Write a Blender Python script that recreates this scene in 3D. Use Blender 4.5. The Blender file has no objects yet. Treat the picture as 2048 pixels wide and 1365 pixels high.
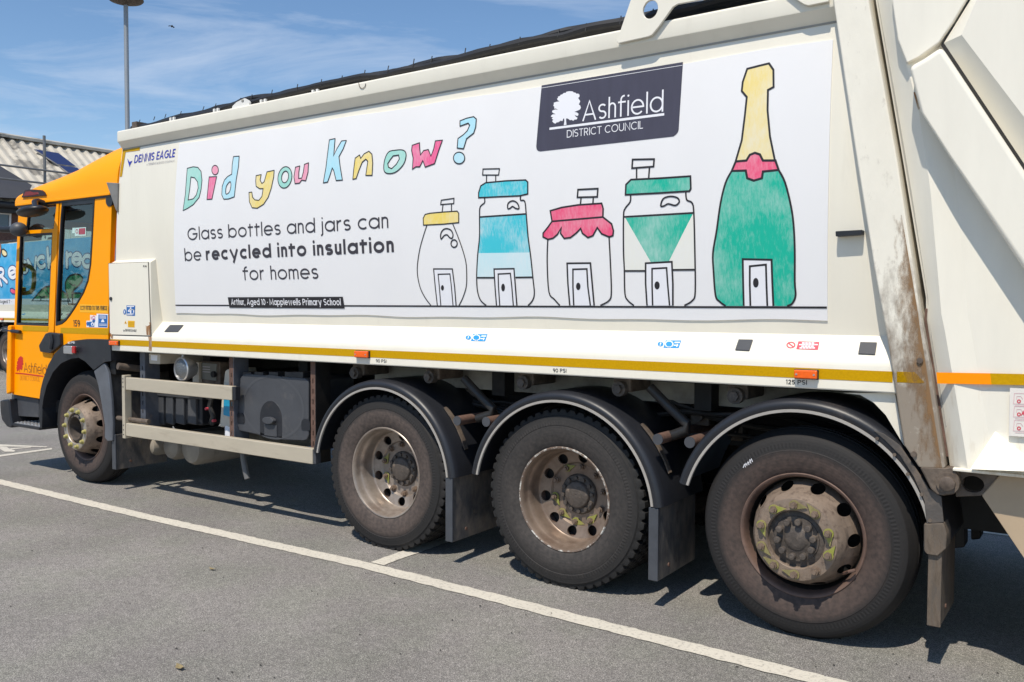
import bpy, bmesh, math, random
from mathutils import Vector, Matrix
from mathutils.geometry import tessellate_polygon
random.seed(7)
S = bpy.context.scene
R = math.radians

# ------------------------------------------------------------------ camera
F, YAW, PIT, ROL, CD, CH = 1747.14, 0.609856, 0.038084, 0.003033, 4.21972, 1.618114
_c, _s = math.cos(YAW), math.sin(YAW)
FW = Vector((-_s*math.cos(PIT), _c*math.cos(PIT), -math.sin(PIT)))
_rt = Vector((_c, _s, 0)); _up = _rt.cross(FW)
RT = _rt*math.cos(ROL) + _up*math.sin(ROL)
UP = -_rt*math.sin(ROL) + _up*math.cos(ROL)
CAM = Vector((0, -CD, CH))
cam = bpy.data.cameras.new('camera'); cam.sensor_width = 36; cam.lens = F/2048*36
cam.clip_start = 0.05; cam.clip_end = 2000
co = bpy.data.objects.new('camera', cam); S.collection.objects.link(co)
m = Matrix((RT, UP, -FW)).transposed().to_4x4(); m.translation = CAM
co.matrix_world = m
S.camera = co

# ------------------------------------------------------------------ light
SUN_EL, SUN_AZ = R(60), R(7)          # azimuth: from -y (camera side) turned towards +x (rear of truck)
sd = Vector((math.sin(SUN_AZ)*math.cos(SUN_EL), -math.cos(SUN_AZ)*math.cos(SUN_EL), math.sin(SUN_EL)))
sl = bpy.data.lights.new('sun', 'SUN'); sl.energy = 5.0; sl.angle = R(0.53); sl.color = (1, .925, .80)
so = bpy.data.objects.new('sun', sl); S.collection.objects.link(so)
so.rotation_euler = sd.to_track_quat('Z', 'Y').to_euler(); so.location = (0, -20, 30)

w = bpy.data.worlds.new('World'); S.world = w; w.use_nodes = True
nt = w.node_tree; nt.nodes.clear()
def N(t, typ, **kw):
    n = t.nodes.new(typ)
    for k, v in kw.items():
        if k.startswith('i_'): n.inputs[int(k[2:]) if k[2:].isdigit() else k[2:]].default_value = v
        else: setattr(n, k, v)
    return n
out = N(nt, 'ShaderNodeOutputWorld'); bg = N(nt, 'ShaderNodeBackground'); bg.inputs[1].default_value = 0.128
sky = N(nt, 'ShaderNodeTexSky', sky_type='NISHITA', sun_disc=False, sun_elevation=SUN_EL,
        sun_rotation=math.atan2(sd.x, sd.y), altitude=50, air_density=1.0, dust_density=0.1, ozone_density=2.2)
tc = N(nt, 'ShaderNodeTexCoord')
mp = N(nt, 'ShaderNodeMapping'); mp.inputs['Rotation'].default_value = (R(8), R(14), R(-35)); mp.inputs['Scale'].default_value = (1.6, 2.6, 13.0)
n1 = N(nt, 'ShaderNodeTexNoise'); n1.inputs['Scale'].default_value = 1.3; n1.inputs['Detail'].default_value = 9; n1.inputs['Roughness'].default_value = .62; n1.inputs['Distortion'].default_value = .5
r1 = N(nt, 'ShaderNodeValToRGB'); r1.color_ramp.elements[0].position = .50; r1.color_ramp.elements[1].position = .74
mul = N(nt, 'ShaderNodeMath', operation='MULTIPLY'); mul.inputs[1].default_value = .62
mx = N(nt, 'ShaderNodeMix', data_type='RGBA'); mx.inputs['B'].default_value = (5.6, 6.4, 7.7, 1)
L = nt.links.new
hs = N(nt, 'ShaderNodeHueSaturation'); hs.inputs['Saturation'].default_value = 1.10; hs.inputs['Value'].default_value = 1.17
L(sky.outputs[0], hs.inputs['Color'])
L(tc.outputs['Generated'], mp.inputs[0]); L(mp.outputs[0], n1.inputs[0]); L(n1.outputs[0], r1.inputs[0])
L(r1.outputs[0], mul.inputs[0]); L(mul.outputs[0], mx.inputs[0]); L(hs.outputs[0], mx.inputs['A'])
L(mx.outputs['Result'], bg.inputs[0]); L(bg.outputs[0], out.inputs[0])
S.view_settings.view_transform = 'Standard'; S.view_settings.look = 'None'; S.view_settings.exposure = -0.12; S.view_settings.gamma = 1
S.cycles.use_denoising = True
S.cycles.max_bounces = 8; S.cycles.transparent_max_bounces = 16

# ------------------------------------------------------------------ helpers: photo pixel -> point on a real plane
def ray(u, v): return RT*((u-1024)/F) - UP*((v-682.5)/F) + FW
def P(u, v, y=0.0):
    d = ray(u, v); return CAM + d*((y+CD)/d.y)
def PX(u, v, x):
    d = ray(u, v); return CAM + d*(x/d.x)
def PZ(u, v, z=0.0):
    d = ray(u, v); return CAM + d*((z-CH)/d.z)
def PN(u, v, q, n):
    d = ray(u, v); return CAM + d*((q-CAM).dot(n)/d.dot(n))
def WY(z):                                          # the body wall is gently barrelled: y as a function of height
    t = (z-1.492)/1.473; return .11-.06*t-.15*t*(1-t)
def PW(u, v, base=0.0):
    y = .08
    for _ in range(6): p = P(u, v, base+y-.006); y = WY(p.z)
    return p
def xz(pts, y):
    if isinstance(y, str): return [(p.x, p.z) for p in (PW(u, v, 4.75 if y == 'W2' else 0) for u, v in pts)]
    return [(p.x, p.z) for p in (P(u, v, y) for u, v in pts)]
def cv(pts, ox, oy, s): return [(ox+x/s, oy+y/s) for x, y in pts]      # enlarged-crop coordinates -> photo pixels

class MB:
    def __init__(s): s.v = []; s.f = []; s.m = []; s.sm = []
    def add(s, vs, fs, mi=0, smooth=False):
        b = len(s.v); s.v += [tuple(q) for q in vs]
        for f in fs: s.f.append([b+i for i in f]); s.m.append(mi); s.sm.append(smooth)
        return s
    def box(s, x0, x1, y0, y1, z0, z1, mi=0):
        vs = [(x, y, z) for x in (x0, x1) for y in (y0, y1) for z in (z0, z1)]
        return s.add(vs, [(0,1,3,2),(4,6,7,5),(0,4,5,1),(2,3,7,6),(0,2,6,4),(1,5,7,3)], mi)
    def flat(s, outer, y, holes=(), mi=0):          # outline in (x, z) on the plane y, facing -y
        loops = [[Vector((a, b, 0)) for a, b in l] for l in [outer]+list(holes)]
        al = [(q.x, y, q.y) for l in loops for q in l]
        tr = [list(t) for t in tessellate_polygon(loops)]
        for t in tr:
            a, b, c = (al[i] for i in t)
            if (b[0]-a[0])*(c[2]-a[2])-(b[2]-a[2])*(c[0]-a[0]) < 0: t.reverse()
        return s.add(al, tr, mi)
    def plate(s, outer, y0, y1, holes=(), mi=0):    # y0 = front (towards -y)
        loops = [list(outer)]+[list(h) for h in holes]
        tl = [[Vector((a, b, 0)) for a, b in l] for l in loops]
        fl = [(q.x, q.y) for l in tl for q in l]; n = len(fl)
        vs = [(a, y0, b) for a, b in fl]+[(a, y1, b) for a, b in fl]
        fs = []
        for t in tessellate_polygon(tl):
            a, b, c = (fl[i] for i in t); t = list(t)
            if (b[0]-a[0])*(c[1]-a[1])-(b[1]-a[1])*(c[0]-a[0]) < 0: t.reverse()
            fs.append(t); fs.append([i+n for i in reversed(t)])
        o = 0
        for k, l in enumerate(loops):
            ar = sum(l[i][0]*l[(i+1) % len(l)][1]-l[(i+1) % len(l)][0]*l[i][1] for i in range(len(l)))
            rev = (ar < 0) != (k > 0)
            for i in range(len(l)):
                j = (i+1) % len(l); q = [o+i, o+i+n, o+j+n, o+j]
                fs.append(q[::-1] if rev else q)
            o += len(l)
        return s.add(vs, fs, mi)
    def poly(s, pts, mi=0): return s.add(pts, [list(range(len(pts)))], mi)
    def prism(s, pts, d, mi=0):                     # 3-D polygon swept by vector d
        n = len(pts); d = Vector(d); a = [Vector(q) for q in pts]; b = [q+d for q in a]
        return s.add(a+b, [list(range(n))[::-1], list(range(n, 2*n))]+[[i, (i+1) % n, n+(i+1) % n, n+i] for i in range(n)], mi)
    def ribbon(s, pts, wd, y, closed=False, mi=0):  # flat line of width wd along (x, z) points on plane y
        q = []
        for a in pts:
            if not q or (abs(a[0]-q[-1][0])+abs(a[1]-q[-1][1])) > 1e-6: q.append(a)
        if closed and abs(q[0][0]-q[-1][0])+abs(q[0][1]-q[-1][1]) < 1e-6: q.pop()
        n = len(q); h = wd/2; vs = []
        if n < 2: return s
        for i in range(n):
            p0 = q[i-1] if (closed or i > 0) else None
            p1 = q[(i+1) % n] if (closed or i < n-1) else None
            def nr(a, b):
                dx, dz = b[0]-a[0], b[1]-a[1]; l = math.hypot(dx, dz) or 1; return (-dz/l, dx/l)
            n0 = nr(p0, q[i]) if p0 else None; n1_ = nr(q[i], p1) if p1 else None
            if n0 is None: nn = n1_; k = 1
            elif n1_ is None: nn = n0; k = 1
            else:
                a = (n0[0]+n1_[0], n0[1]+n1_[1]); l = math.hypot(*a)
                if l < 1e-3: nn = n0; k = 1
                else: nn = (a[0]/l, a[1]/l); k = min(1.6, 1/max(.3, nn[0]*n0[0]+nn[1]*n0[1]))
            vs += [(q[i][0]+nn[0]*h*k, y, q[i][1]+nn[1]*h*k), (q[i][0]-nn[0]*h*k, y, q[i][1]-nn[1]*h*k)]
        fs = []
        for i in range(n if closed else n-1):
            j = (i+1) % n; fs.append((2*i, 2*i+1, 2*j+1, 2*j))
        return s.add(vs, fs, mi)
    def tube(s, path, r, n=12, mi=0, cap=True):
        pts = [Vector(p) for p in path]; rs = r if isinstance(r, (list, tuple)) else [r]*len(pts)
        vs = []; fs = []; prev = None
        for i, p in enumerate(pts):
            t = ((pts[min(i+1, len(pts)-1)]-pts[max(i-1, 0)])).normalized()
            if prev is None:
                a = Vector((0, 0, 1)) if abs(t.z) < .9 else Vector((1, 0, 0)); u = t.cross(a).normalized()
            else: u = (prev-t*prev.dot(t)).normalized()
            prev = u; v_ = t.cross(u)
            for k in range(n):
                a = 2*math.pi*k/n; vs.append(p+(u*math.cos(a)+v_*math.sin(a))*rs[i])
        for i in range(len(pts)-1):
            for k in range(n):
                fs.append((i*n+k, i*n+(k+1) % n, (i+1)*n+(k+1) % n, (i+1)*n+k))
        b = len(s.v); s.add(vs, fs, mi, True)
        if cap:
            e = (len(pts)-1)*n
            s.f.append([b+k for k in range(n)][::-1]); s.m.append(mi); s.sm.append(False)
            s.f.append([b+e+k for k in range(n)]); s.m.append(mi); s.sm.append(False)
        return s
    def lathe(s, prof, cx, cz, n=96, mi=0, mod=None, y0=0.0, a0=0, a1=360, mis=None):   # prof: (r, y) about the axis x=cx, z=cz
        full = abs(a1-a0) >= 360; cnt = n if full else n+1; vs = []
        for k in range(cnt):
            a = R(a0)+R(a1-a0)*k/n
            for j, (r_, y_) in enumerate(prof):
                rr = r_ if mod is None else r_+mod(j, k)
                vs.append((cx+rr*math.cos(a), y0+y_, cz+rr*math.sin(a)))
        np_ = len(prof); b = len(s.v); s.v += vs
        for k in range(n):
            k2 = (k+1) % cnt
            for j in range(np_-1):
                s.f.append([b+k*np_+j, b+k2*np_+j, b+k2*np_+j+1, b+k*np_+j+1]); s.m.append(mis[j] if mis else mi); s.sm.append(True)
        return s
    def disc(s, c, r, y, n=24, mi=0, rx=None):
        return s.poly([(c[0]+(rx or r)*math.cos(2*math.pi*k/n), y, c[1]+r*math.sin(2*math.pi*k/n)) for k in range(n)], mi)
    def cyl(s, c, r, y0, y1, n=24, mi=0):           # along y, front y0
        return s.tube([(c[0], y0, c[1]), (c[0], y1, c[1])], r, n, mi)
    def build(s, name, mats, parent=None, bevel=0, seg=2, ang=35, loc=None, auto=True):
        me = bpy.data.meshes.new(name)
        vs = s.v if loc is None else [(a-loc[0], b-loc[1], c-loc[2]) for a, b, c in s.v]
        me.from_pydata(vs, [], s.f); mats = mats if isinstance(mats, (list, tuple)) else [mats]
        for q in mats: me.materials.append(q)
        me.polygons.foreach_set('material_index', s.m)
        me.polygons.foreach_set('use_smooth', [True]*len(s.f) if (bevel or auto) else s.sm)
        me.update(); me.validate()
        if bevel == 0 and auto: me.set_sharp_from_angle(angle=R(ang))
        o = bpy.data.objects.new(name, me); S.collection.objects.link(o)
        if bevel:
            b = o.modifiers.new('bevel', 'BEVEL'); b.width = bevel; b.segments = seg; b.limit_method = 'ANGLE'; b.angle_limit = R(40); b.harden_normals = True
        if loc is not None: o.location = loc
        if parent is not None: attach(o, parent)
        return o
class WMB(MB):                                      # the same, for things lying on the leaning wall (drawn as if at y = .11)
    def build(s, *a, **k):
        bm = bmesh.new(); vs = [bm.verts.new(q) for q in s.v]
        for f, m_ in zip(s.f, s.m):
            try: bm.faces.new([vs[i] for i in f]).material_index = m_
            except ValueError: pass
        zs = [q[2] for q in s.v]; z = math.floor(min(zs)/.05)*.05
        while z < max(zs):
            bmesh.ops.bisect_plane(bm, geom=bm.verts[:]+bm.edges[:]+bm.faces[:], plane_co=(0, 0, z), plane_no=(0, 0, 1)); z += .05
        bm.verts.index_update()
        s.v = [(v.co.x, v.co.y+WY(v.co.z)-.11, v.co.z) for v in bm.verts]; s.f = [[v.index for v in f.verts] for f in bm.faces]; s.m = [f.material_index for f in bm.faces]; s.sm = [False]*len(s.f); bm.free()
        return MB.build(s, *a, **k)
ORG = {}
def attach(o, parent):
    o.parent = parent
    if parent.name in ORG: o.matrix_parent_inverse = Matrix.Translation(-ORG[parent.name])
def thing(name, label, cat, loc, group=None):
    o = bpy.data.objects.new(name, None); S.collection.objects.link(o); o.location = loc; o.empty_display_size = .3
    ORG[o.name] = Vector(loc); o['label'] = label; o['category'] = cat
    if group: o['group'] = group
    return o
def tag(o, label, cat, group=None):
    o['label'] = label; o['category'] = cat
    if group: o['group'] = group
    return o
def struct(o): o['kind'] = 'structure'; return o

# ------------------------------------------------------------------ materials
def mat(name, rgb, rough=.5, metal=0.0, var=0.0, vscale=3.0, bump=0.0, bscale=40.0, dirt=None, dscale=6.0, dlo=.55, dhi=.75, stretch=(1, 1, 1), spec=.5, coat=0.0, emit=None, zdirt=None, dmax=1.0, zamt=.22):
    m = bpy.data.materials.new(name); m.use_nodes = True; t = m.node_tree; b = t.nodes['Principled BSDF']; L = t.links.new
    b.inputs['Base Color'].default_value = (*rgb, 1); b.inputs['Roughness'].default_value = rough; b.inputs['Metallic'].default_value = metal
    b.inputs['Specular IOR Level'].default_value = spec; b.inputs['Coat Weight'].default_value = coat; b.inputs['Coat Roughness'].default_value = .08
    if var or bump or dirt:
        tc = N(t, 'ShaderNodeTexCoord'); mp = N(t, 'ShaderNodeMapping'); mp.inputs['Scale'].default_value = stretch; L(tc.outputs['Object'], mp.inputs[0])
        col = None
        if var:
            n = N(t, 'ShaderNodeTexNoise'); n.inputs['Scale'].default_value = vscale; n.inputs['Detail'].default_value = 6; n.inputs['Roughness'].default_value = .6; L(mp.outputs[0], n.inputs[0])
            mr = N(t, 'ShaderNodeMapRange'); mr.inputs[1].default_value = .3; mr.inputs[2].default_value = .7; mr.inputs[3].default_value = 1-var; mr.inputs[4].default_value = 1+var*.6; L(n.outputs[0], mr.inputs[0])
            h = N(t, 'ShaderNodeVectorMath', operation='SCALE'); h.inputs[0].default_value = rgb; L(mr.outputs[0], h.inputs['Scale']); col = h.outputs[0]
            rr = N(t, 'ShaderNodeMapRange'); rr.inputs[3].default_value = rough*1.25; rr.inputs[4].default_value = rough*.8; L(n.outputs[0], rr.inputs[0]); L(rr.outputs[0], b.inputs['Roughness'])
        if dirt:
            n2 = N(t, 'ShaderNodeTexNoise'); n2.inputs['Scale'].default_value = dscale; n2.inputs['Detail'].default_value = 8; n2.inputs['Roughness'].default_value = .68; L(mp.outputs[0], n2.inputs[0])
            src = n2.outputs[0]
            if zdirt:                       # dirt gathers towards a height: (z_full, z_none)
                sx = N(t, 'ShaderNodeSeparateXYZ'); L(tc.outputs['Object'], sx.inputs[0])
                g = N(t, 'ShaderNodeMapRange'); g.inputs[1].default_value = zdirt[0]; g.inputs[2].default_value = zdirt[1]; g.inputs[3].default_value = zamt; g.inputs[4].default_value = -.18; L(sx.outputs['Z'], g.inputs[0])
                ad = N(t, 'ShaderNodeMath', operation='ADD'); L(src, ad.inputs[0]); L(g.outputs[0], ad.inputs[1]); src = ad.outputs[0]
            mr2 = N(t, 'ShaderNodeMapRange'); mr2.inputs[1].default_value = dlo; mr2.inputs[2].default_value = dhi; mr2.inputs[4].default_value = dmax; mr2.clamp = True; L(src, mr2.inputs[0])
            x = N(t, 'ShaderNodeMix', data_type='RGBA'); L(mr2.outputs[0], x.inputs[0]); x.inputs['B'].default_value = (*dirt, 1)
            if col: L(col, x.inputs['A'])
            else: x.inputs['A'].default_value = (*rgb, 1)
            col = x.outputs['Result']
        if col: L(col, b.inputs['Base Color'])
        if bump:
            n3 = N(t, 'ShaderNodeTexNoise'); n3.inputs['Scale'].default_value = bscale; n3.inputs['Detail'].default_value = 5; L(mp.outputs[0], n3.inputs[0])
            bp = N(t, 'ShaderNodeBump'); bp.inputs['Strength'].default_value = bump; bp.inputs['Distance'].default_value = .02; L(n3.outputs[0], bp.inputs['Height']); L(bp.outputs[0], b.inputs['Normal'])
    if emit: b.inputs['Emission Color'].default_value = (*emit, 1)
    return m
def crayon(name, rgb, amount=.5, st=(30, 1, 9), base=(.80, .81, .83)):
    m = bpy.data.materials.new(name); m.use_nodes = True; t = m.node_tree; b = t.nodes['Principled BSDF']; L = t.links.new
    tc = N(t, 'ShaderNodeTexCoord'); mp = N(t, 'ShaderNodeMapping'); mp.inputs['Scale'].default_value = st; mp.inputs['Rotation'].default_value = (0, R(25), 0); L(tc.outputs['Object'], mp.inputs[0])
    n = N(t, 'ShaderNodeTexNoise'); n.inputs['Scale'].default_value = 2.2; n.inputs['Detail'].default_value = 9; n.inputs['Roughness'].default_value = .75; L(mp.outputs[0], n.inputs[0])
    n2 = N(t, 'ShaderNodeTexNoise'); n2.inputs['Scale'].default_value = 5; n2.inputs['Detail'].default_value = 3; L(tc.outputs['Object'], n2.inputs[0])
    ad = N(t, 'ShaderNodeMath', operation='ADD'); L(n.outputs[0], ad.inputs[0]); L(n2.outputs[0], ad.inputs[1])
    mr = N(t, 'ShaderNodeMapRange'); mr.inputs[1].default_value = .85; mr.inputs[2].default_value = 1.35; mr.inputs[3].default_value = 0; mr.inputs[4].default_value = amount; L(ad.outputs[0], mr.inputs[0])
    x = N(t, 'ShaderNodeMix', data_type='RGBA'); x.inputs['A'].default_value = (*rgb, 1); x.inputs['B'].default_value = (*base, 1); L(mr.outputs[0], x.inputs[0]); L(x.outputs['Result'], b.inputs['Base Color'])
    b.inputs['Roughness'].default_value = .55
    return m
def glass(name, tint, refl=1.0):
    m = bpy.data.materials.new(name); m.use_nodes = True; t = m.node_tree; t.nodes.clear(); L = t.links.new
    o = N(t, 'ShaderNodeOutputMaterial'); tr = N(t, 'ShaderNodeBsdfTransparent'); tr.inputs[0].default_value = (*tint, 1)
    g = N(t, 'ShaderNodeBsdfGlossy'); g.inputs['Roughness'].default_value = .02; fr = N(t, 'ShaderNodeFresnel'); fr.inputs[0].default_value = 1.52
    ml = N(t, 'ShaderNodeMath', operation='MULTIPLY'); ml.inputs[1].default_value = refl; L(fr.outputs[0], ml.inputs[0])
    x = N(t, 'ShaderNodeMixShader'); L(ml.outputs[0], x.inputs[0]); L(tr.outputs[0], x.inputs[1]); L(g.outputs[0], x.inputs[2]); L(x.outputs[0], o.inputs[0])
    return m
M = {}
M['cream'] = mat('cream_paint', (.82, .775, .665), .34, var=.035, vscale=1.7, dirt=(.50, .45, .35), dscale=2.2, dlo=.60, dhi=1.1, stretch=(3, 3, .5), coat=.2, bump=.012, bscale=3, dmax=.6)
M['cream_worn'] = mat('worn_cream_paint', (.81, .77, .67), .5, var=.06, vscale=4, dirt=(.175, .13, .092), dscale=15, dlo=.42, dhi=.82, zdirt=(1.2, 1.95), zamt=.38, stretch=(1.6, 1.6, .8), bump=.05, bscale=30, dmax=.85)
M['cream_plate'] = mat('tailgate_paint', (.82, .78, .68), .4, var=.04, vscale=2.5, dirt=(.42, .30, .17), dscale=3.5, dlo=.62, dhi=.9, zdirt=(.8, 1.7), dmax=.6, stretch=(4, 4, .8), bump=.02, bscale=5, coat=.1)
M['seam'] = mat('sealant_bead', (.35, .33, .29), .7)
M['rust'] = mat('rust_stain', (.30, .13, .04), .8, var=.4, vscale=20, dirt=(.6, .5, .36), dscale=18, dlo=.45, dhi=.7, stretch=(3, 3, .6))
M['banner'] = mat('banner_vinyl', (.825, .815, .82), .42, var=.02, vscale=2, bump=.16, bscale=1.9, stretch=(1.2, 1, .6))
M['ink'] = mat('black_ink', (.018, .016, .02), .5)
M['letter'] = mat('grey_lettering', (.045, .04, .05), .5)
M['plaque'] = mat('charcoal_print', (.062, .057, .083), .40, var=.14, vscale=5, stretch=(3, 1, .6), bump=.08, bscale=3)
M['white_print'] = mat('white_print', (.82, .82, .86), .5)
M['orange'] = mat('orange_paint', (1.0, .36, .0), .45, var=.03, vscale=2, spec=.12, coat=.06, bump=.004, bscale=4)
M['tape'] = mat('yellow_tape', (.56, .31, .0), .45, var=.10, vscale=90, bump=.08, bscale=160, spec=.15)
M['tape_orange'] = mat('bright_tape', (1, .30, .0), .4, var=.05, vscale=90, spec=.2)
M['rubber'] = mat('tyre_rubber', (.024, .0235, .024), .72, var=.35, vscale=7, dirt=(.060, .053, .049), dscale=9, dlo=.50, dhi=.90, dmax=.8, bump=.06, bscale=60)
M['rubber_dusty'] = mat('dusty_sidewall', (.098, .075, .066), .8, var=.25, vscale=12, dirt=(.04, .036, .036), dscale=8, dlo=.5, dhi=.75, bump=.04, bscale=60)
M['rubber_dark'] = mat('dark_sidewall', (.040, .037, .037), .7, var=.3, vscale=9, dirt=(.075, .066, .06), dscale=12, dlo=.5, dhi=.8, bump=.04, bscale=60)
M['rubber_brown'] = mat('brown_sidewall', (.070, .050, .045), .8, var=.25, vscale=12, dirt=(.04, .035, .034), dscale=8, dlo=.5, dhi=.75, bump=.04, bscale=60)
M['rim'] = mat('steel_rim', (.37, .315, .27), .36, metal=.45, var=.25, vscale=9, dirt=(.17, .12, .095), dscale=6, dlo=.46, dhi=.78)
M['rim2'] = mat('brown_steel_rim', (.27, .205, .16), .40, metal=.4, var=.25, vscale=9, dirt=(.14, .09, .066), dscale=6, dlo=.46, dhi=.78)
M['rim_brown'] = mat('dusty_rim', (.15, .095, .075), .65, var=.3, vscale=10, dirt=(.07, .05, .045), dscale=9)
M['hub'] = mat('greasy_hub', (.085, .07, .06), .6, var=.4, vscale=22, dirt=(.22, .17, .13), dscale=16, dlo=.55, dhi=.75, bump=.2, bscale=60)
M['disc'] = mat('dusty_wheel_disc', (.25, .19, .145), .55, metal=.2, var=.25, vscale=14, dirt=(.10, .07, .055), dscale=25, dlo=.52, dhi=.70, bump=.08, bscale=70)
M['nut'] = mat('wheel_nut_steel', (.22, .16, .12), .55, metal=.3, var=.3, vscale=30)
M['pointer'] = mat('lime_plastic', (.30, .32, .055), .5, var=.2, vscale=30, dirt=(.26, .21, .10), dscale=30, dlo=.42, dhi=.62)
M['pointer_dirty'] = mat('dirty_lime_plastic', (.24, .21, .085), .6, var=.3, vscale=30)
M['cap_yellow'] = mat('pale_yellow_plastic', (.36, .315, .105), .5, var=.15, vscale=30)
M['chip'] = mat('chipped_white_paint', (.58, .56, .52), .6, dirt=(.15, .105, .08), dscale=22, dlo=.40, dhi=.50)
M['plastic'] = mat('black_plastic', (.017, .0185, .024), .42, var=.25, vscale=6, dirt=(.13, .10, .08), dscale=4, dlo=.58, dhi=.85, dmax=.5, bump=.02, bscale=50)
M['flap'] = mat('dirty_rubber_flap', (.075, .073, .074), .6, var=.3, vscale=8, dirt=(.26, .21, .17), dscale=6, dlo=.42, dhi=.78, stretch=(1, 1.6, .8), dmax=.85, bump=.05, bscale=60)
M['flap_brown'] = mat('brown_caked_flap', (.15, .115, .085), .8, var=.4, vscale=14, dirt=(.06, .055, .05), dscale=7, dlo=.45, dhi=.7, stretch=(5, 5, 1), bump=.2, bscale=60)
M['trim'] = mat('bright_trim', (.47, .44, .405), .3, metal=.3, var=.1, vscale=10)
M['chassis'] = mat('chassis_black', (.009, .0088, .009), .6, var=.3, vscale=6, dirt=(.03, .025, .021), dscale=5, dlo=.5, dhi=.8)
M['grey_plastic'] = mat('grey_plastic', (.060, .063, .072), .5, var=.2, vscale=4, dirt=(.13, .12, .115), dscale=6, dlo=.55, dhi=.9, bump=.03, bscale=120)
M['alu'] = mat('painted_alloy_rail', (.52, .46, .36), .42, metal=.15, var=.08, vscale=3, dirt=(.30, .25, .18), dscale=4, dlo=.55, dhi=.85, stretch=(.6, 2, 3))
M['post'] = mat('blue_grey_post', (.09, .10, .125), .5, var=.3, vscale=9, dirt=(.2, .15, .12), dscale=8)
M['rusty'] = mat('rusty_steel', (.135, .075, .055), .75, var=.35, vscale=18, dirt=(.10, .075, .065), dscale=14, bump=.15, bscale=60)
M['pipe'] = mat('black_pipe', (.022, .021, .021), .45, var=.2, vscale=8)
M['tank'] = mat('dusty_tank', (.30, .265, .22), .6, var=.2, vscale=6, dirt=(.12, .1, .08), dscale=5)
M['beige_box'] = mat('beige_box', (.55, .50, .42), .5, var=.1, vscale=6, dirt=(.25, .21, .17), dscale=6)
M['blue'] = mat('blue_fluid_tank', (.005, .28, .50), .4)
M['lens'] = mat('amber_lens', (.92, .13, .004), .22, var=.12, vscale=60, coat=.5)
M['lens_red'] = mat('red_lens', (.42, .012, .012), .25, coat=.4)
M['lens_dark'] = mat('smoked_red_lens', (.03, .010, .012), .35, spec=.25)
M['lens_red2'] = mat('deep_red_lens', (.20, .018, .018), .35, spec=.25)
M['clear'] = mat('lamp_glass', (.17, .18, .19), .15, metal=.5, bump=.5, bscale=90)
M['silver'] = mat('silver', (.55, .55, .56), .3, metal=.7)
M['pad'] = mat('grey_pad', (.052, .055, .065), .45, var=.1, vscale=10)
M['glass'] = glass('tinted_glass', (.57, .69, .67), 1.25)
M['glass_dark'] = glass('dark_tinted_glass', (.50, .60, .60), 1.4)
M['gloss_black'] = mat('mirror_black', (.012, .0125, .015), .38)
M['interior'] = mat('cab_trim', (.022, .022, .024), .7)
M['handle_yellow'] = mat('olive_grab_rail', (.62, .46, .03), .45)
M['blue_ink'] = mat('blue_ink', (.035, .045, .40), .5)
M['sky_ink'] = mat('cyan_ink', (.01, .26, .62), .5)
M['safety_blue'] = mat('safety_blue', (.012, .13, .42), .5)
M['safety_red'] = mat('safety_red', (.62, .07, .10), .5)
M['dark_red'] = mat('dark_red_print', (.36, .03, .07), .5)
M['safety_yellow'] = mat('safety_yellow', (.85, .46, .01), .5)
M['decal_orange'] = mat('decal_yellow', (.95, .46, .01), .4)
M['tree_red'] = mat('red_print', (.58, .02, .015), .5)
M['brown_print'] = mat('brown_print', (.22, .06, .012), .5)
M['faint_print'] = mat('faint_print', (.52, .18, .01), .5)
M['grey_print'] = mat('faint_grey_print', (.50, .47, .50), .5)
M['pink_print'] = mat('pink_print', (.68, .47, .48), .5)
M['hose'] = mat('black_hose', (.016, .016, .018), .5, var=.3, vscale=12)
M['white_clip'] = mat('white_clip', (.72, .71, .68), .5)
M['tan'] = mat('tan_plate', (.46, .35, .235), .6, var=.12, vscale=3, dirt=(.22, .14, .08), dscale=6, dlo=.58, dhi=.8, bump=.04, bscale=12)
M['grime'] = mat('grimy_steel', (.14, .108, .083), .65, var=.4, vscale=16, dirt=(.07, .05, .04), dscale=14, dlo=.45, dhi=.7, bump=.15, bscale=50)
def wash(name, rgb, scale=8, lo=.45, hi=.65, st=(3, 3, .6), mx_=.9):
    m = bpy.data.materials.new(name); m.use_nodes = True; t = m.node_tree; b = t.nodes['Principled BSDF']; L = t.links.new
    b.inputs['Base Color'].default_value = (*rgb, 1); b.inputs['Roughness'].default_value = .8
    tc = N(t, 'ShaderNodeTexCoord'); mp = N(t, 'ShaderNodeMapping'); mp.inputs['Scale'].default_value = st; L(tc.outputs['Object'], mp.inputs[0])
    n = N(t, 'ShaderNodeTexNoise'); n.inputs['Scale'].default_value = scale; n.inputs['Detail'].default_value = 8; n.inputs['Roughness'].default_value = .7; L(mp.outputs[0], n.inputs[0])
    ca = N(t, 'ShaderNodeAttribute', attribute_name='fade')
    ad = N(t, 'ShaderNodeMath', operation='ADD'); L(n.outputs[0], ad.inputs[0]); L(ca.outputs['Fac'], ad.inputs[1])
    mr = N(t, 'ShaderNodeMapRange'); mr.inputs[1].default_value = lo+.5; mr.inputs[2].default_value = hi+.5; mr.inputs[4].default_value = mx_; L(ad.outputs[0], mr.inputs[0]); L(mr.outputs[0], b.inputs['Alpha'])
    return m
M['rust_wash'] = wash('rust_wash', (.25, .14, .06), 20, .42, .82, (2, 2, .7), .88); M['dirt_wash'] = wash('dirt_wash', (.25, .195, .15), 12, .46, .92, (1, 2, .5), .85); M['oil'] = wash('oil_stain', (.05, .046, .043), 3, .42, .9, (1, 1, 1), .45)
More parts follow.
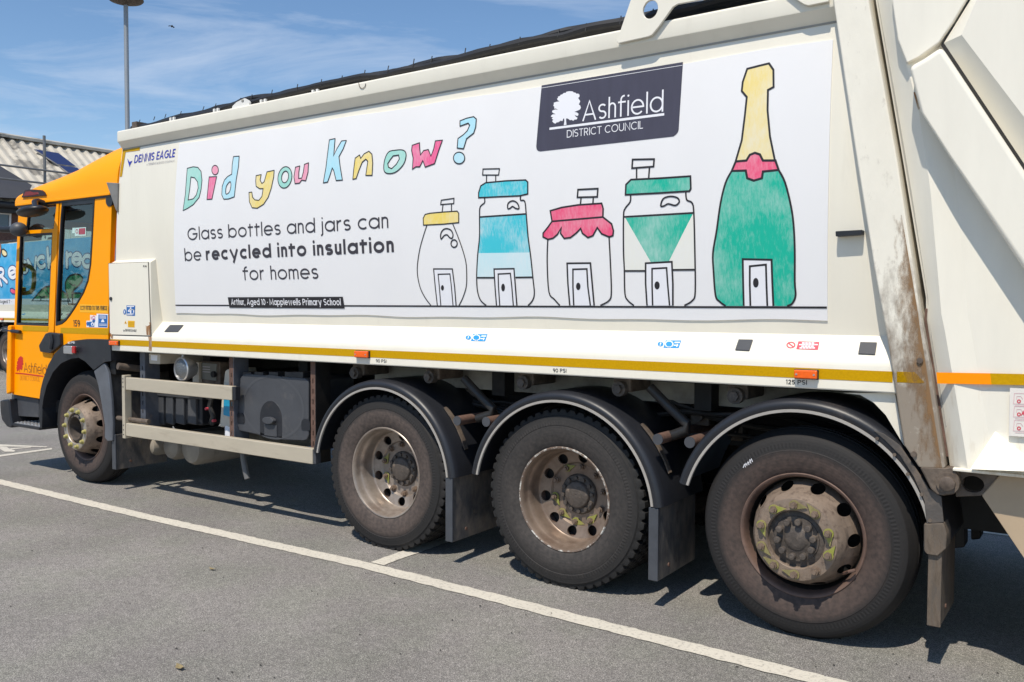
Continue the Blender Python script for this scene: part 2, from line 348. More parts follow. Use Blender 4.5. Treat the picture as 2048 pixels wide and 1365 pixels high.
def stain(name, rows, mt, parent):                  # rows of (point, fade) - a thin film whose edges fade into the noise
    n = len(rows[0]); vs = [tuple(p) for r in rows for p, f in r]; me = bpy.data.meshes.new(name)
    me.from_pydata(vs, [], [(i*n+j, i*n+j+1, (i+1)*n+j+1, (i+1)*n+j) for i in range(len(rows)-1) for j in range(n-1)]); me.materials.append(M[mt])
    a = me.attributes.new('fade', 'FLOAT', 'POINT'); a.data.foreach_set('value', [f for r in rows for p, f in r]); me.update()
    o = bpy.data.objects.new(name, me); S.collection.objects.link(o)
    if parent is not None: attach(o, parent)
    return o
def tyre_mat(name, rub, dust, r0, r1, amt):
    m = bpy.data.materials.new(name); m.use_nodes = True; t = m.node_tree; b = t.nodes['Principled BSDF']; L = t.links.new; b.inputs['Roughness'].default_value = .74; b.inputs['Specular IOR Level'].default_value = .35
    tc = N(t, 'ShaderNodeTexCoord'); sx = N(t, 'ShaderNodeSeparateXYZ'); L(tc.outputs['Object'], sx.inputs[0])
    cb = N(t, 'ShaderNodeCombineXYZ'); L(sx.outputs['X'], cb.inputs[0]); L(sx.outputs['Z'], cb.inputs[1]); ln = N(t, 'ShaderNodeVectorMath', operation='LENGTH'); L(cb.outputs[0], ln.inputs[0])
    n = N(t, 'ShaderNodeTexNoise'); n.inputs['Scale'].default_value = 7; n.inputs['Detail'].default_value = 8; n.inputs['Roughness'].default_value = .65; L(tc.outputs['Object'], n.inputs[0])
    n2 = N(t, 'ShaderNodeTexNoise'); n2.inputs['Scale'].default_value = 45; n2.inputs['Detail'].default_value = 5; L(tc.outputs['Object'], n2.inputs[0])
    k = N(t, 'ShaderNodeMath', operation='MULTIPLY_ADD'); k.inputs[1].default_value = .05; L(n.outputs[0], k.inputs[0]); L(ln.outputs['Value'], k.inputs[2])
    mr = N(t, 'ShaderNodeMapRange'); mr.inputs[1].default_value = r0+.025; mr.inputs[2].default_value = r1+.025; mr.inputs[3].default_value = amt; mr.inputs[4].default_value = .04; L(k.outputs[0], mr.inputs[0])
    m3 = N(t, 'ShaderNodeMapRange'); m3.inputs[1].default_value = .3; m3.inputs[2].default_value = .7; m3.inputs[3].default_value = .55; m3.inputs[4].default_value = 1.3; L(n2.outputs[0], m3.inputs[0])
    m4 = N(t, 'ShaderNodeMapRange'); m4.inputs[1].default_value = .3; m4.inputs[2].default_value = .7; m4.inputs[3].default_value = .7; m4.inputs[4].default_value = 1.25; L(n.outputs[0], m4.inputs[0])
    f = N(t, 'ShaderNodeMath', operation='MULTIPLY'); L(mr.outputs[0], f.inputs[0]); L(m3.outputs[0], f.inputs[1]); f2 = N(t, 'ShaderNodeMath', operation='MULTIPLY', use_clamp=True); L(f.outputs[0], f2.inputs[0]); L(m4.outputs[0], f2.inputs[1])
    x = N(t, 'ShaderNodeMix', data_type='RGBA'); L(f2.outputs[0], x.inputs[0]); x.inputs['A'].default_value = (*rub, 1); x.inputs['B'].default_value = (*dust, 1); L(x.outputs['Result'], b.inputs['Base Color'])
    at = N(t, 'ShaderNodeMath', operation='ARCTAN2'); L(sx.outputs['Z'], at.inputs[0]); L(sx.outputs['X'], at.inputs[1]); a2 = N(t, 'ShaderNodeMath', operation='MULTIPLY'); a2.inputs[1].default_value = 150; L(at.outputs[0], a2.inputs[0]); s_ = N(t, 'ShaderNodeMath', operation='SINE'); L(a2.outputs[0], s_.inputs[0])
    r_ = N(t, 'ShaderNodeMath', operation='MULTIPLY'); r_.inputs[1].default_value = 420; L(ln.outputs['Value'], r_.inputs[0]); s2 = N(t, 'ShaderNodeMath', operation='SINE'); L(r_.outputs[0], s2.inputs[0])
    c1 = N(t, 'ShaderNodeMath', operation='COMPARE'); c1.inputs[1].default_value = .442; c1.inputs[2].default_value = .012; L(ln.outputs['Value'], c1.inputs[0])
    q1 = N(t, 'ShaderNodeMath', operation='MULTIPLY'); L(s_.outputs[0], q1.inputs[0]); L(c1.outputs[0], q1.inputs[1]); q2 = N(t, 'ShaderNodeMath', operation='MULTIPLY_ADD'); q2.inputs[1].default_value = .14; L(s2.outputs[0], q2.inputs[0]); L(q1.outputs[0], q2.inputs[2])
    q3 = N(t, 'ShaderNodeMath', operation='MULTIPLY_ADD'); q3.inputs[1].default_value = 1.5; L(n2.outputs[0], q3.inputs[0]); L(q2.outputs[0], q3.inputs[2])
    bp = N(t, 'ShaderNodeBump'); bp.inputs['Strength'].default_value = .35; bp.inputs['Distance'].default_value = .002; L(q3.outputs[0], bp.inputs['Height']); L(bp.outputs[0], b.inputs['Normal'])
    return m
M['tyre_dusty'] = tyre_mat('dusty_tyre', (.019, .0185, .019), (.098, .075, .065), .405, .435, .85); M['tyre_dark'] = tyre_mat('dark_tyre', (.017, .017, .0175), (.10, .085, .077), .36, .50, .40); M['tyre_brown'] = tyre_mat('brown_dusted_tyre', (.018, .0175, .018), (.080, .057, .049), .385, .425, .85)
M['rust_patch'] = wash('rust_patch', (.33, .19, .075), 16, .50, .80, (1.5, 1.5, 1), .75)
# crayon colours on the banner
for k, c, a in (('teal', (.33, .68, .60), .35), ('pink', (.84, .12, .30), .45), ('pink_pale', (.85, .33, .46), .4), ('sky', (.42, .74, .86), .4), ('yellow', (.86, .66, .14), .55),
                ('cyan', (.05, .55, .66), .75), ('cyan_pale', (.58, .78, .83), .6), ('red', (.84, .045, .17), .35), ('green', (.0, .45, .31), .42), ('cream_fill', (.80, .79, .72), .5), ('gold', (.84, .68, .26), .55)):
    M[k] = crayon('crayon_'+k, c, a)
M['sea'] = crayon('crayon_sea', (.02, .36, .68), .45, (24, 1, 5), (.42, .70, .88)); M['turtle'] = crayon('crayon_turtle', (.03, .22, .09), .4, (20, 1, 6), (.2, .5, .25))
M['fish'] = crayon('crayon_fish', (.75, .18, .03), .4); M['navy'] = mat('navy_ink', (.012, .05, .22), .5)
# ------------------------------------------------------------------ a geometric stroke alphabet (units of one em)
def A(cx, cy, rx, ry, a0, a1, n=None):
    n = n or max(4, int(abs(a1-a0)/12))
    return [(cx+rx*math.cos(R(a0+(a1-a0)*i/n)), cy+ry*math.sin(R(a0+(a1-a0)*i/n))) for i in range(n+1)]
def glyph(ch, w):
    X, C, T, D = .54, .70, .75, -.21; h = w/2; r = X/2-h; m = X/2; W2 = 2*r+2*h; q = .5*(X-w)*.92; rn = q/2+.02
    o = A(h+r, m, r, r, 0, 360); sr = 2*r+h
    def S_(H, rx): 
        ry = (H-2*h)/4; cx = h+rx
        return A(cx, H-h-ry, rx, ry, 35, 270)+A(cx, h+ry, rx, ry, 90, -145)[1:]
    def arch(x0, x1, top, down=0):
        rx = (x1-x0)/2; return A(x0+rx, top-h-rx, rx, rx, 180, 0)+[(x1, down)]
    n1 = 2*rn+h
    G = {
     'o': ([o], W2), 'a': ([o, [(sr, 0), (sr, X)]], W2), 'b': ([o, [(h, 0), (h, T)]], W2), 'd': ([o, [(sr, 0), (sr, T)]], W2),
     'p': ([o, [(h, D), (h, X)]], W2), 'q': ([o, [(sr, D), (sr, X)]], W2), 'g': ([o, [(sr, X), (sr, -.03)]+A(h+r, -.03, r, -D-.03-h, 0, -150)], W2),
     'c': ([A(h+r, m, r, r, 48, 312)], W2*.84), 'e': ([[(h, m), (sr, m)]+A(h+r, m, r, r, 0, 318)], W2),
     's': ([S_(X, .145)], .29+2*h), 'n': ([[(h, 0), (h, X)], arch(h, n1, X)], n1+h), 'h': ([[(h, 0), (h, T)], arch(h, n1, X)], n1+h),
     'm': ([[(h, 0), (h, X)], arch(h, n1*.95, X), arch(n1*.95, n1*1.9-h, X)], n1*1.9),
     'u': ([[(n1, X), (n1, 0)], [(h, X)]+A(h+rn, h+rn, rn, rn, 180, 360)], n1+h), 'r': ([[(h, 0), (h, X)], A(h+.19, X-h-.19, .19, .19, 180, 85)], .24+h),
     't': ([[(.09+h, 0), (.09+h, .68)], [(0, X-h), (.24+w, X-h)]], .24+w), 'f': ([[(.09+h, 0), (.09+h, T-.15)]+A(.09+h+.13, T-h-.13, .13, .13, 180, 80), [(0, X-h), (.26+w, X-h)]], .25+w),
     'i': ([[(h, 0), (h, X)], '.'+str(.70)], w), 'j': ([[(h, X), (h, D+.12)]+A(h-.11, D+.11+h, .11, .11, 0, -80), '.'+str(.70)], w), 'l': ([[(h, 0), (h, T)]], w),
     'y': ([[(h, X), (.235+h, .02)], [(.45+h, X), (.17+h, D)]], .45+w), 'v': ([[(h, X), (.22+h, 0), (.44+h, X)]], .44+w), 'w': ([[(h, X), (.17+h, 0), (.33+h, X), (.49+h, 0), (.66+h, X)]], .66+w),
     'k': ([[(h, 0), (h, T)], [(.36, X), (h, .2)], [(.14, .28), (.38, 0)]], .38+h), 'x': ([[(h, 0), (.36, X)], [(.36, 0), (h, X)]], .36+h), 'z': ([[(0, X-h), (.36, X-h), (h, h), (.38, h)]], .38),
     'A': ([[(h, 0), (.31, C), (.62-h, 0)], [(.14, .22), (.48, .22)]], .62), 'B': ([[(h, h), (h, C-h)], [(h, C-h), (.24, C-h)]+A(.24, C*.76-h*.5, .14, C*.24-h*.5, 90, -90)+[(h, C*.52)], [(.24, C*.52)]+A(.26, C*.26+h*.5, .17, C*.26-h*.5, 90, -90)+[(h, h)]], .46+h),
     'C': ([A(.35, C/2, .35-h, C/2-h, 45, 315)], .63), 'D': ([[(h, h), (h, C-h), (.25, C-h)]+A(.25, C/2, .30, C/2-h, 90, -90)+[(h, h)]], .56+h), 'E': ([[(.40, C-h), (h, C-h), (h, h), (.40, h)], [(h, C/2), (.37, C/2)]], .40),
     'F': ([[(.40, C-h), (h, C-h), (h, 0)], [(h, C/2), (.36, C/2)]], .40), 'G': ([A(.35, C/2, .35-h, C/2-h, 45, 360)+[(.36, C/2)]], .70), 'H': ([[(h, 0), (h, C)], [(.52, 0), (.52, C)], [(h, C/2), (.52, C/2)]], .52+h),
     'I': ([[(h, 0), (h, C)]], w), 'L': ([[(h, C), (h, h), (.36, h)]], .36), 'M': ([[(h, 0), (h, C), (.34, .12), (.66, C), (.66, 0)]], .66+h), 'N': ([[(h, 0), (h, C), (.52, 0), (.52, C)]], .52+h),
     'O': ([A(.36, C/2, .36-h, C/2-h, 0, 360)], .72), 'P': ([[(h, 0), (h, C-h), (.26, C-h)]+A(.26, C*.7, .17, C*.3-h, 90, -90)+[(h, C*.4+h)]], .44+h), 'R': ([[(h, 0), (h, C-h), (.25, C-h)]+A(.25, C*.71, .17, C*.29-h, 90, -90)+[(h, C*.42+h)], [(.24, C*.44), (.42, 0)]], .45+h),
     'S': ([S_(C, .19)], .38+2*h), 'T': ([[(0, C-h), (.48, C-h)], [(.24, 0), (.24, C-h)]], .48), 'U': ([[(h, C), (h, .24)]+A(h+.23, h+.23, .23, .23, 180, 360)+[(.46+h, C)]], .46+w), 'V': ([[(h, C), (.27, 0), (.54-h, C)]], .54),
     'Y': ([[(h, C), (.26, .3), (.52-h, C)], [(.26, .3), (.26, 0)]], .52), 'K': ([[(h, 0), (h, C)], [(.46, C), (h, .26)], [(.18, .36), (.48, 0)]], .48), 'W': ([[(h, C), (.2, 0), (.38, C), (.56, 0), (.76-h, C)]], .76),
     '0': ([A(.25, C/2, .25-h, C/2-h, 0, 360)], .50), '1': ([[(.02, C-.1), (.15, C-h), (.15, 0)]], .15+h), '2': ([A(.22, C-.21, .21-h, .21-h, 165, -30)+[(h, h), (.43, h)]], .43), '5': ([[(.40, C-h), (.09, C-h), (.07, .40)]+A(.21, .23, .2-h+.02, .23-h, 120, -150)], .42),
     '6': ([A(.22, .22, .22-h, .22-h, 0, 360), [(h, .22), (.05, .40), (.24, C)]], .44), '4': ([[(.32, 0), (.32, C), (h, .2), (.44, .2)]], .44),
     '7': ([[(0, C-h), (.40, C-h), (.13, 0)]], .42), '9': ([A(.22, C-.22, .22-h, .22-h, 0, 360), [(.44-h, C-.22), (.40, .30), (.22, 0)]], .44), '3': ([A(.2, C*.75, .17, C*.25-h, 150, -80)+A(.2, C*.25, .2, C*.25, 85, -150)], .42), '8': ([A(.22, C*.74, .17, C*.26-h, 0, 360), A(.22, C*.25, .22-h, C*.25, 0, 360)], .44),
     '.': (['.'+str(h)], w), ',': ([[(h, w), (0, -.09)]], w), '-': ([[(0, .28), (.25, .28)]], .25), '*': (['.'+str(.3)], w), '?': ([A(.22, C-.21, .2-h, .2-h, 170, -60)+[(.22, .2)], '.'+str(h)], .44),
    }
    return G[ch]
def text_strokes(txt, w, wl=None):
    x = 0; out = []; wi = 0
    for ch in txt:
        if ch == ' ': x += .27; wi += 1; continue
        st, adv = glyph(ch, w)
        for s in st:
            if wl is not None: wl.append(wi)
            if isinstance(s, str): out.append(('dot', x+w/2, float(s[1:])))
            else: out.append([(x+a, b) for a, b in s])
        x += adv+.085
    return out, x-.085
def text(mb, txt, b0, b1, y, cap, weight=.085, slant=0.0, mi=0, dots=1.25, words=None):
    """lettering along the baseline b0->b1 (x, z) on plane y; cap = capital height in metres; f3 maps (x, z) to 3-D for other planes"""
    runs = txt if isinstance(txt, list) else [(txt, weight)]
    parts = []; tot = 0; base = 0
    for t, wt in runs:
        wl = []; s, l = text_strokes(t, wt, wl); parts.append((s, tot, wt, [base+q for q in wl])); tot += l+.30; base += t.count(' ')+1
    tot -= .30
    dx, dz = b1[0]-b0[0], b1[1]-b0[1]; ln = math.hypot(dx, dz); kx = ln/tot; ky = cap/.70; ux, uz = dx/ln, dz/ln
    k = 0
    for st, off, wt, wl in parts:
        for s, wi in zip(st, wl):
            if words is not None:
                while len(words) <= wi: words.append(type(mb)())
                mb = words[wi]
            yy = y-.00006*(k % 5); k += 1
            def T(p):
                a = (p[0]+off+slant*p[1]*ky/kx)*kx; b = p[1]*ky; return (b0[0]+ux*a, b0[1]+uz*a+b)
            st0 = len(mb.v)
            if s[0] == 'dot':
                r_ = wt*.5*dots; cx, cz = T((s[1], s[2])); n = 12
                mb.add([(cx+r_*ky*.97*math.cos(2*math.pi*i/n), yy, cz+r_*ky*math.sin(2*math.pi*i/n)) for i in range(n)], [list(range(n))], mi)
            else:
                cl = len(s) > 6 and abs(s[0][0]-s[-1][0])+abs(s[0][1]-s[-1][1]) < 1e-6
                mb.ribbon([T(p) for p in s], wt*(kx*.5+ky*.5), yy, cl, mi)
    return mb
def smooth(pts, n=4, closed=False):                 # Catmull-Rom through traced points
    q = list(pts); o = []; L_ = len(q)
    for i in range(L_ if closed else L_-1):
        p0 = q[i-1] if (closed or i > 0) else q[i]; p1 = q[i]; p2 = q[(i+1) % L_]; p3 = q[(i+2) % L_] if (closed or i+2 < L_) else p2
        for k in range(n):
            t = k/n; t2 = t*t; t3 = t2*t
            o.append(tuple(.5*(2*p1[j]+(p2[j]-p0[j])*t+(2*p0[j]-5*p1[j]+4*p2[j]-p3[j])*t2+(3*p1[j]-p0[j]-3*p2[j]+p3[j])*t3) for j in (0, 1)))
    if not closed: o.append(tuple(q[-1]))
    return o
def ell(cx, cy, rx, ry, n=24, tilt=0):
    return [(cx+rx*math.cos(2*math.pi*i/n)*math.cos(tilt)-ry*math.sin(2*math.pi*i/n)*math.sin(tilt), cy+rx*math.cos(2*math.pi*i/n)*math.sin(tilt)+ry*math.sin(2*math.pi*i/n)*math.cos(tilt)) for i in range(n)]
# ------------------------------------------------------------------ ground and sky-side setting
def asphalt():
    m = bpy.data.materials.new('asphalt'); m.use_nodes = True; t = m.node_tree; b = t.nodes['Principled BSDF']; L = t.links.new
    tc = N(t, 'ShaderNodeTexCoord')
    v = N(t, 'ShaderNodeTexVoronoi'); v.inputs['Scale'].default_value = 330; L(tc.outputs['Object'], v.inputs[0])
    n = N(t, 'ShaderNodeTexNoise'); n.inputs['Scale'].default_value = 600; n.inputs['Detail'].default_value = 3; L(tc.outputs['Object'], n.inputs[0])
    n2 = N(t, 'ShaderNodeTexNoise'); n2.inputs['Scale'].default_value = .9; n2.inputs['Detail'].default_value = 8; L(tc.outputs['Object'], n2.inputs[0])
    n3 = N(t, 'ShaderNodeTexNoise'); n3.inputs['Scale'].default_value = 22; n3.inputs['Detail'].default_value = 4; L(tc.outputs['Object'], n3.inputs[0])
    sp = N(t, 'ShaderNodeSeparateColor'); L(v.outputs['Color'], sp.inputs[0])
    pw = N(t, 'ShaderNodeMath', operation='POWER'); pw.inputs[1].default_value = 2.2; L(sp.outputs[0], pw.inputs[0])
    r1 = N(t, 'ShaderNodeMapRange'); r1.inputs[3].default_value = .118; r1.inputs[4].default_value = .46; L(pw.outputs[0], r1.inputs[0])
    r2 = N(t, 'ShaderNodeMapRange'); r2.inputs[1].default_value = .3; r2.inputs[2].default_value = .7; r2.inputs[3].default_value = .55; r2.inputs[4].default_value = 1.45; L(n.outputs[0], r2.inputs[0])
    r3 = N(t, 'ShaderNodeMapRange'); r3.inputs[1].default_value = .3; r3.inputs[2].default_value = .7; r3.inputs[3].default_value = .80; r3.inputs[4].default_value = 1.14; L(n2.outputs[0], r3.inputs[0])
    r4 = N(t, 'ShaderNodeMapRange'); r4.inputs[1].default_value = .3; r4.inputs[2].default_value = .7; r4.inputs[3].default_value = .88; r4.inputs[4].default_value = 1.1; L(n3.outputs[0], r4.inputs[0])
    a = N(t, 'ShaderNodeMath', operation='MULTIPLY'); L(r1.outputs[0], a.inputs[0]); L(r2.outputs[0], a.inputs[1])
    c = N(t, 'ShaderNodeMath', operation='MULTIPLY'); L(a.outputs[0], c.inputs[0]); L(r3.outputs[0], c.inputs[1])
    e = N(t, 'ShaderNodeMath', operation='MULTIPLY'); L(c.outputs[0], e.inputs[0]); L(r4.outputs[0], e.inputs[1])
    s = N(t, 'ShaderNodeVectorMath', operation='SCALE'); s.inputs[0].default_value = (1.0, .925, .86); L(e.outputs[0], s.inputs['Scale'])
    n5 = N(t, 'ShaderNodeTexNoise'); n5.inputs['Scale'].default_value = 2.6; n5.inputs['Detail'].default_value = 5; L(tc.outputs['Object'], n5.inputs[0])
    r5 = N(t, 'ShaderNodeMapRange'); r5.inputs[1].default_value = .42; r5.inputs[2].default_value = .62; L(n5.outputs[0], r5.inputs[0])
    tint = N(t, 'ShaderNodeMix', data_type='RGBA'); tint.inputs['A'].default_value = (1.0, .93, .87, 1); tint.inputs['B'].default_value = (.98, .945, .84, 1); L(r5.outputs[0], tint.inputs[0]); L(tint.outputs['Result'], s.inputs[0])
    vs_ = N(t, 'ShaderNodeTexVoronoi'); vs_.inputs['Scale'].default_value = 1.4; L(tc.outputs['Object'], vs_.inputs[0])
    r6 = N(t, 'ShaderNodeMapRange'); r6.inputs[1].default_value = .02; r6.inputs[2].default_value = .10; r6.inputs[3].default_value = .72; r6.inputs[4].default_value = 1.0; L(vs_.outputs['Distance'], r6.inputs[0])
    s6 = N(t, 'ShaderNodeVectorMath', operation='SCALE'); L(s.outputs[0], s6.inputs[0]); L(r6.outputs[0], s6.inputs['Scale'])
    L(s6.outputs[0], b.inputs['Base Color']); b.inputs['Roughness'].default_value = .85
    bp = N(t, 'ShaderNodeBump'); bp.inputs['Strength'].default_value = .55; bp.inputs['Distance'].default_value = .004; L(v.outputs['Distance'], bp.inputs['Height']); L(bp.outputs[0], b.inputs['Normal'])
    return m
def road_paint():
    m = mat('road_paint', (.60, .56, .48), .75, var=.08, vscale=3, bump=.25, bscale=130)
    t = m.node_tree; b = t.nodes['Principled BSDF']; L = t.links.new; src = b.inputs['Base Color'].links[0].from_socket
    tc = N(t, 'ShaderNodeTexCoord'); n = N(t, 'ShaderNodeTexNoise'); n.inputs['Scale'].default_value = 55; n.inputs['Detail'].default_value = 8; n.inputs['Roughness'].default_value = .7; L(tc.outputs['Object'], n.inputs[0])
    mr = N(t, 'ShaderNodeMapRange'); mr.inputs[1].default_value = .52; mr.inputs[2].default_value = .68; mr.inputs[4].default_value = .75; L(n.outputs[0], mr.inputs[0])
    x = N(t, 'ShaderNodeMix', data_type='RGBA'); L(mr.outputs[0], x.inputs[0]); L(src, x.inputs['A']); x.inputs['B'].default_value = (.22, .2, .18, 1); L(x.outputs['Result'], b.inputs['Base Color'])
    return m
M['asphalt'] = asphalt(); M['paint'] = road_paint()
g = MB().add([(-400, -400, 0), (400, -400, 0), (400, 400, 0), (-400, 400, 0)], [(0, 1, 2, 3)]).build('ground', M['asphalt']); struct(g)
def ragged(mb, a, b, wd, z):                        # painted strip with slightly uneven edges
    a = Vector((a[0], a[1], 0)); b = Vector((b[0], b[1], 0)); d = b-a; n = max(2, int(d.length/.045)); nn = Vector((-d.y, d.x, 0)).normalized(); vs = []
    for i in range(n+1):
        c = a+d*(i/n)
        for sg in (-1, 1):
            q = c+nn*sg*(wd/2+random.uniform(-.006, .006)); vs.append((q.x, q.y, z))
    return mb.add(vs, [(2*i, 2*i+2, 2*i+3, 2*i+1) for i in range(n)])
pl = MB()
ragged(pl, (-26, -.425), (-6.1, -.365), .115, .004); ragged(pl, (-6.1, -.365), (-3.83, -.305), .115, .0042); ragged(pl, (-3.83, -.305), (-1.04, -.383), .115, .0044); ragged(pl, (-1.04, -.383), (6, -.50), .115, .0041)
struct(pl.build('painted_line', M['paint']))
pl = MB(); ragged(pl, (-3.815, -.24), (-3.87, 2.8), .115, .0046); ragged(pl, (-11.9, 2.94), (8, 2.90), .11, .004); struct(pl.build('bay_line', M['paint']))
pl = MB()
def gpoly(mb, pts, z=.004): return mb.poly([(q.x, q.y, z) for q in (PZ(u, v) for u, v in pts)])
gpoly(pl, [(-300, 946), (0, 911), (104, 897), (104, 900), (0, 914.5), (-300, 950)])
gpoly(pl, [(-60, 888), (0, 889.8), (94, 894), (94, 895.4), (0, 894), (-60, 893)], .0042); gpoly(pl, [(0, 894.2), (13, 894.9), (20, 899), (31, 902.3), (28, 904.7), (9, 904.5), (0, 899.3)], .0044); gpoly(pl, [(20, 898), (62, 894.9), (62, 896.2), (22, 900)], .0043)
struct(pl.build('painted_arrow', M['paint']))

# fallen leaves and specks
def leaf(u, v, s, label, rot):
    p = PZ(u, v); mb = MB(); pts = []
    for i in range(10):
        a = 2*math.pi*i/10; r_ = s*(1 if i % 2 else .7); x = r_*math.cos(a)*1.3; y = r_*math.sin(a)*.6
        pts.append((p.x+x*math.cos(rot)-y*math.sin(rot), p.y+x*math.sin(rot)+y*math.cos(rot), .006+.012*abs(math.cos(a))))
    c = len(pts); mb.add(pts+[(p.x, p.y, .005)], [(i, (i+1) % c, c) for i in range(c)])
    o = mb.build('fallen_leaf', M['leaf']); tag(o, label, 'leaf')
M['leaf'] = mat('dry_leaf', (.28, .22, .11), .7, var=.3, vscale=60)
leaf(425, 1141, .022, 'small dry brown leaf on the asphalt below the short bay line', .3)
leaf(360, 1339, .030, 'larger dry leaf at the bottom edge of the asphalt', -.2)

gr = MB(); rg_ = random.Random(11)
for i in range(110):
    q = PZ(rg_.uniform(0, 2000), 960+400*rg_.random()**.6)
    if q.y > .25: continue
    r_ = rg_.uniform(.002, .006); a_ = rg_.uniform(0, 6)
    pts = [(q.x+r_*rg_.uniform(.7, 1.8)*math.cos(a_+k*1.257), q.y+r_*rg_.uniform(.6, 1.1)*math.sin(a_+k*1.257), .0045) for k in range(5)]
    gr.add(pts+[(q.x, q.y, .0045+r_*.9)], [(k, (k+1) % 5, 5) for k in range(5)])
go_ = gr.build('grit', mat('dark_grit', (.04, .036, .03), .8)); go_['kind'] = 'stuff'
# far-off trees behind the photographer: only their reflection shows, in the cab glass
tw = MB(); rt_ = random.Random(21)
for i in range(46):
    t_ = i/45; cx0_, cy0_ = -92+t_*84+rt_.uniform(-2, 2), -30-14*math.sin(t_*3)+rt_.uniform(-3, 3); hh_ = rt_.uniform(3.0, 6.2)
    for k in range(120):
        z = rt_.uniform(.2, hh_); rr_ = 2.3*(1-.55*(z/hh_)**2); a_ = rt_.uniform(0, 6.283); q = rt_.random()**.5*rr_
        c_ = Vector((cx0_+q*math.cos(a_), cy0_+q*math.sin(a_), z)); u_ = Vector((rt_.gauss(0, 1), rt_.gauss(0, 1), rt_.gauss(0, 1))).normalized()*rt_.uniform(.25, .5); w_ = u_.cross(Vector((rt_.gauss(0, 1), rt_.gauss(0, 1), rt_.gauss(0, 1)))).normalized()*rt_.uniform(.2, .45)
        tw.add([c_-u_, c_+w_, c_+u_, c_-w_], [(0, 1, 2, 3)])
two = tw.build('distant_trees', mat('tree_foliage', (.045, .075, .022), .7, var=.4, vscale=.6), auto=False); two['kind'] = 'stuff'
# ------------------------------------------------------------------ lamp post
c0 = CAM+ray(255, 262)*17.5; lp = thing('lamp_post', 'tall grey lamp post with a flat round head behind the truck', 'lamp post', (c0.x, c0.y, 0))
M['galv'] = mat('galvanised_steel', (.30, .32, .34), .5, metal=.4, var=.15, vscale=3, stretch=(2, 2, .3))
M['rusthead'] = mat('weathered_lamp_head', (.085, .065, .05), .7, var=.4, vscale=12)
top = CAM.z+(ray(253, 12)*17.5).z
MB().tube([(c0.x, c0.y, 0), (c0.x, c0.y, 2.2)], .075, 16).tube([(c0.x, c0.y, 2.2), (c0.x, c0.y, 2.26), (c0.x, c0.y, top)], [.075, .046, .044], 16).build('pole', M['galv'], lp)
hd = MB()
prof = [(.0, -.02), (.06, -.02), (.31, .06), (.335, .085), (.335, .10), (.29, .13), (.1, .19), (0, .2)]
vs = [(c0.x+r_*math.cos(2*math.pi*k/32), c0.y+r_*math.sin(2*math.pi*k/32), top+z_) for k in range(32) for r_, z_ in prof]
hd.add(vs, [(k*8+j, ((k+1) % 32)*8+j, ((k+1) % 32)*8+j+1, k*8+j+1) for k in range(32) for j in range(7)], 0, True)
hd.build('lamp_head', M['rusthead'], lp)
# ------------------------------------------------------------------ bird
b0 = CAM+ray(343.5, 53)*60; mb = MB()
mb.tube([b0+Vector((-.13, .05, -.02)), b0+Vector((-.05, .02, 0)), b0+Vector((.06, -.02, .01)), b0+Vector((.15, -.05, .03))], [.02, .06, .055, .015], 8)
for sg in (-1, 1):
    a = b0+Vector((.04, 0, .03)); mb.prism([a, a+Vector((-.10, 0, 0)), a+Vector((-.14, sg*.2, -.08)), a+Vector((-.04, sg*.24, -.05))], (0, 0, .012))
tag(mb.build('bird', mat('bird_feathers', (.03, .03, .032), .7)), 'small dark bird flying in the sky right of the lamp post', 'bird')

# ------------------------------------------------------------------ workshop building with corrugated roof
RA = CAM+ray(0, 274)*38.8; RB = CAM+ray(195, 304)*42.4
ed = Vector((RB.x-RA.x, RB.y-RA.y, 0)).normalized(); en = Vector((ed.y, -ed.x, 0))
if en.dot(CAM-RA) < 0: en = -en
zr = (RA.z+RB.z)/2; zc_ = 5.75; dn = 4.6
def BL(a, b, z): q = RA+ed*a+en*b; return Vector((q.x, q.y, z))
bl = thing('workshop_building', 'brick workshop with a white corrugated roof behind the cab', 'building', BL(5, dn, 0))
M['sheet'] = mat('corrugated_sheet', (.47, .435, .37), .6, var=.22, vscale=1.3, dirt=(.12, .11, .095), dscale=.45, dlo=.54, dhi=.60, dmax=.85)
M['brick'] = mat('dark_brick', (.13, .07, .055), .85, var=.3, vscale=9)
M['slate'] = mat('grey_cladding', (.20, .19, .20), .65, var=.06, vscale=2)
M['solar'] = mat('solar_cells', (.022, .03, .10), .12, coat=.5)
nw = 54; a0 = -9.0; pit = .42; vs = []; fs = []
for i in range(nw*4+1):
    a = a0+i*pit/4; hgt = (0, .11, .11, 0)[i % 4]
    vs += [BL(a, 0, zr+hgt), BL(a, dn+.25, zc_+hgt-.1), BL(a, -dn-.25, zc_+hgt-.1)]
for i in range(nw*4): fs += [(3*i, 3*i+1, 3*i+4, 3*i+3), (3*i, 3*i+3, 3*i+5, 3*i+2)]
rf = MB().add(vs, fs).build('roof', M['sheet'], bl, auto=False)
ae = a0+nw*pit
MB().prism([BL(a0, -.3, zr-.02), BL(a0, -.3, zr+.10), BL(a0, 0, zr+.20), BL(a0, .3, zr+.10), BL(a0, .3, zr-.02)], ed*(ae-a0)).build('ridge_cap', M['sheet'], bl)
MB().prism([BL(a0+.3, dn-.2, 0), BL(a0+.3, dn-.2, zc_-.15), BL(a0+.3, 0, zr-.2), BL(a0+.3, -dn+.2, zc_-.15), BL(a0+.3, -dn+.2, 0)], ed*(ae-a0-.6)).build('wall', M['brick'], bl)
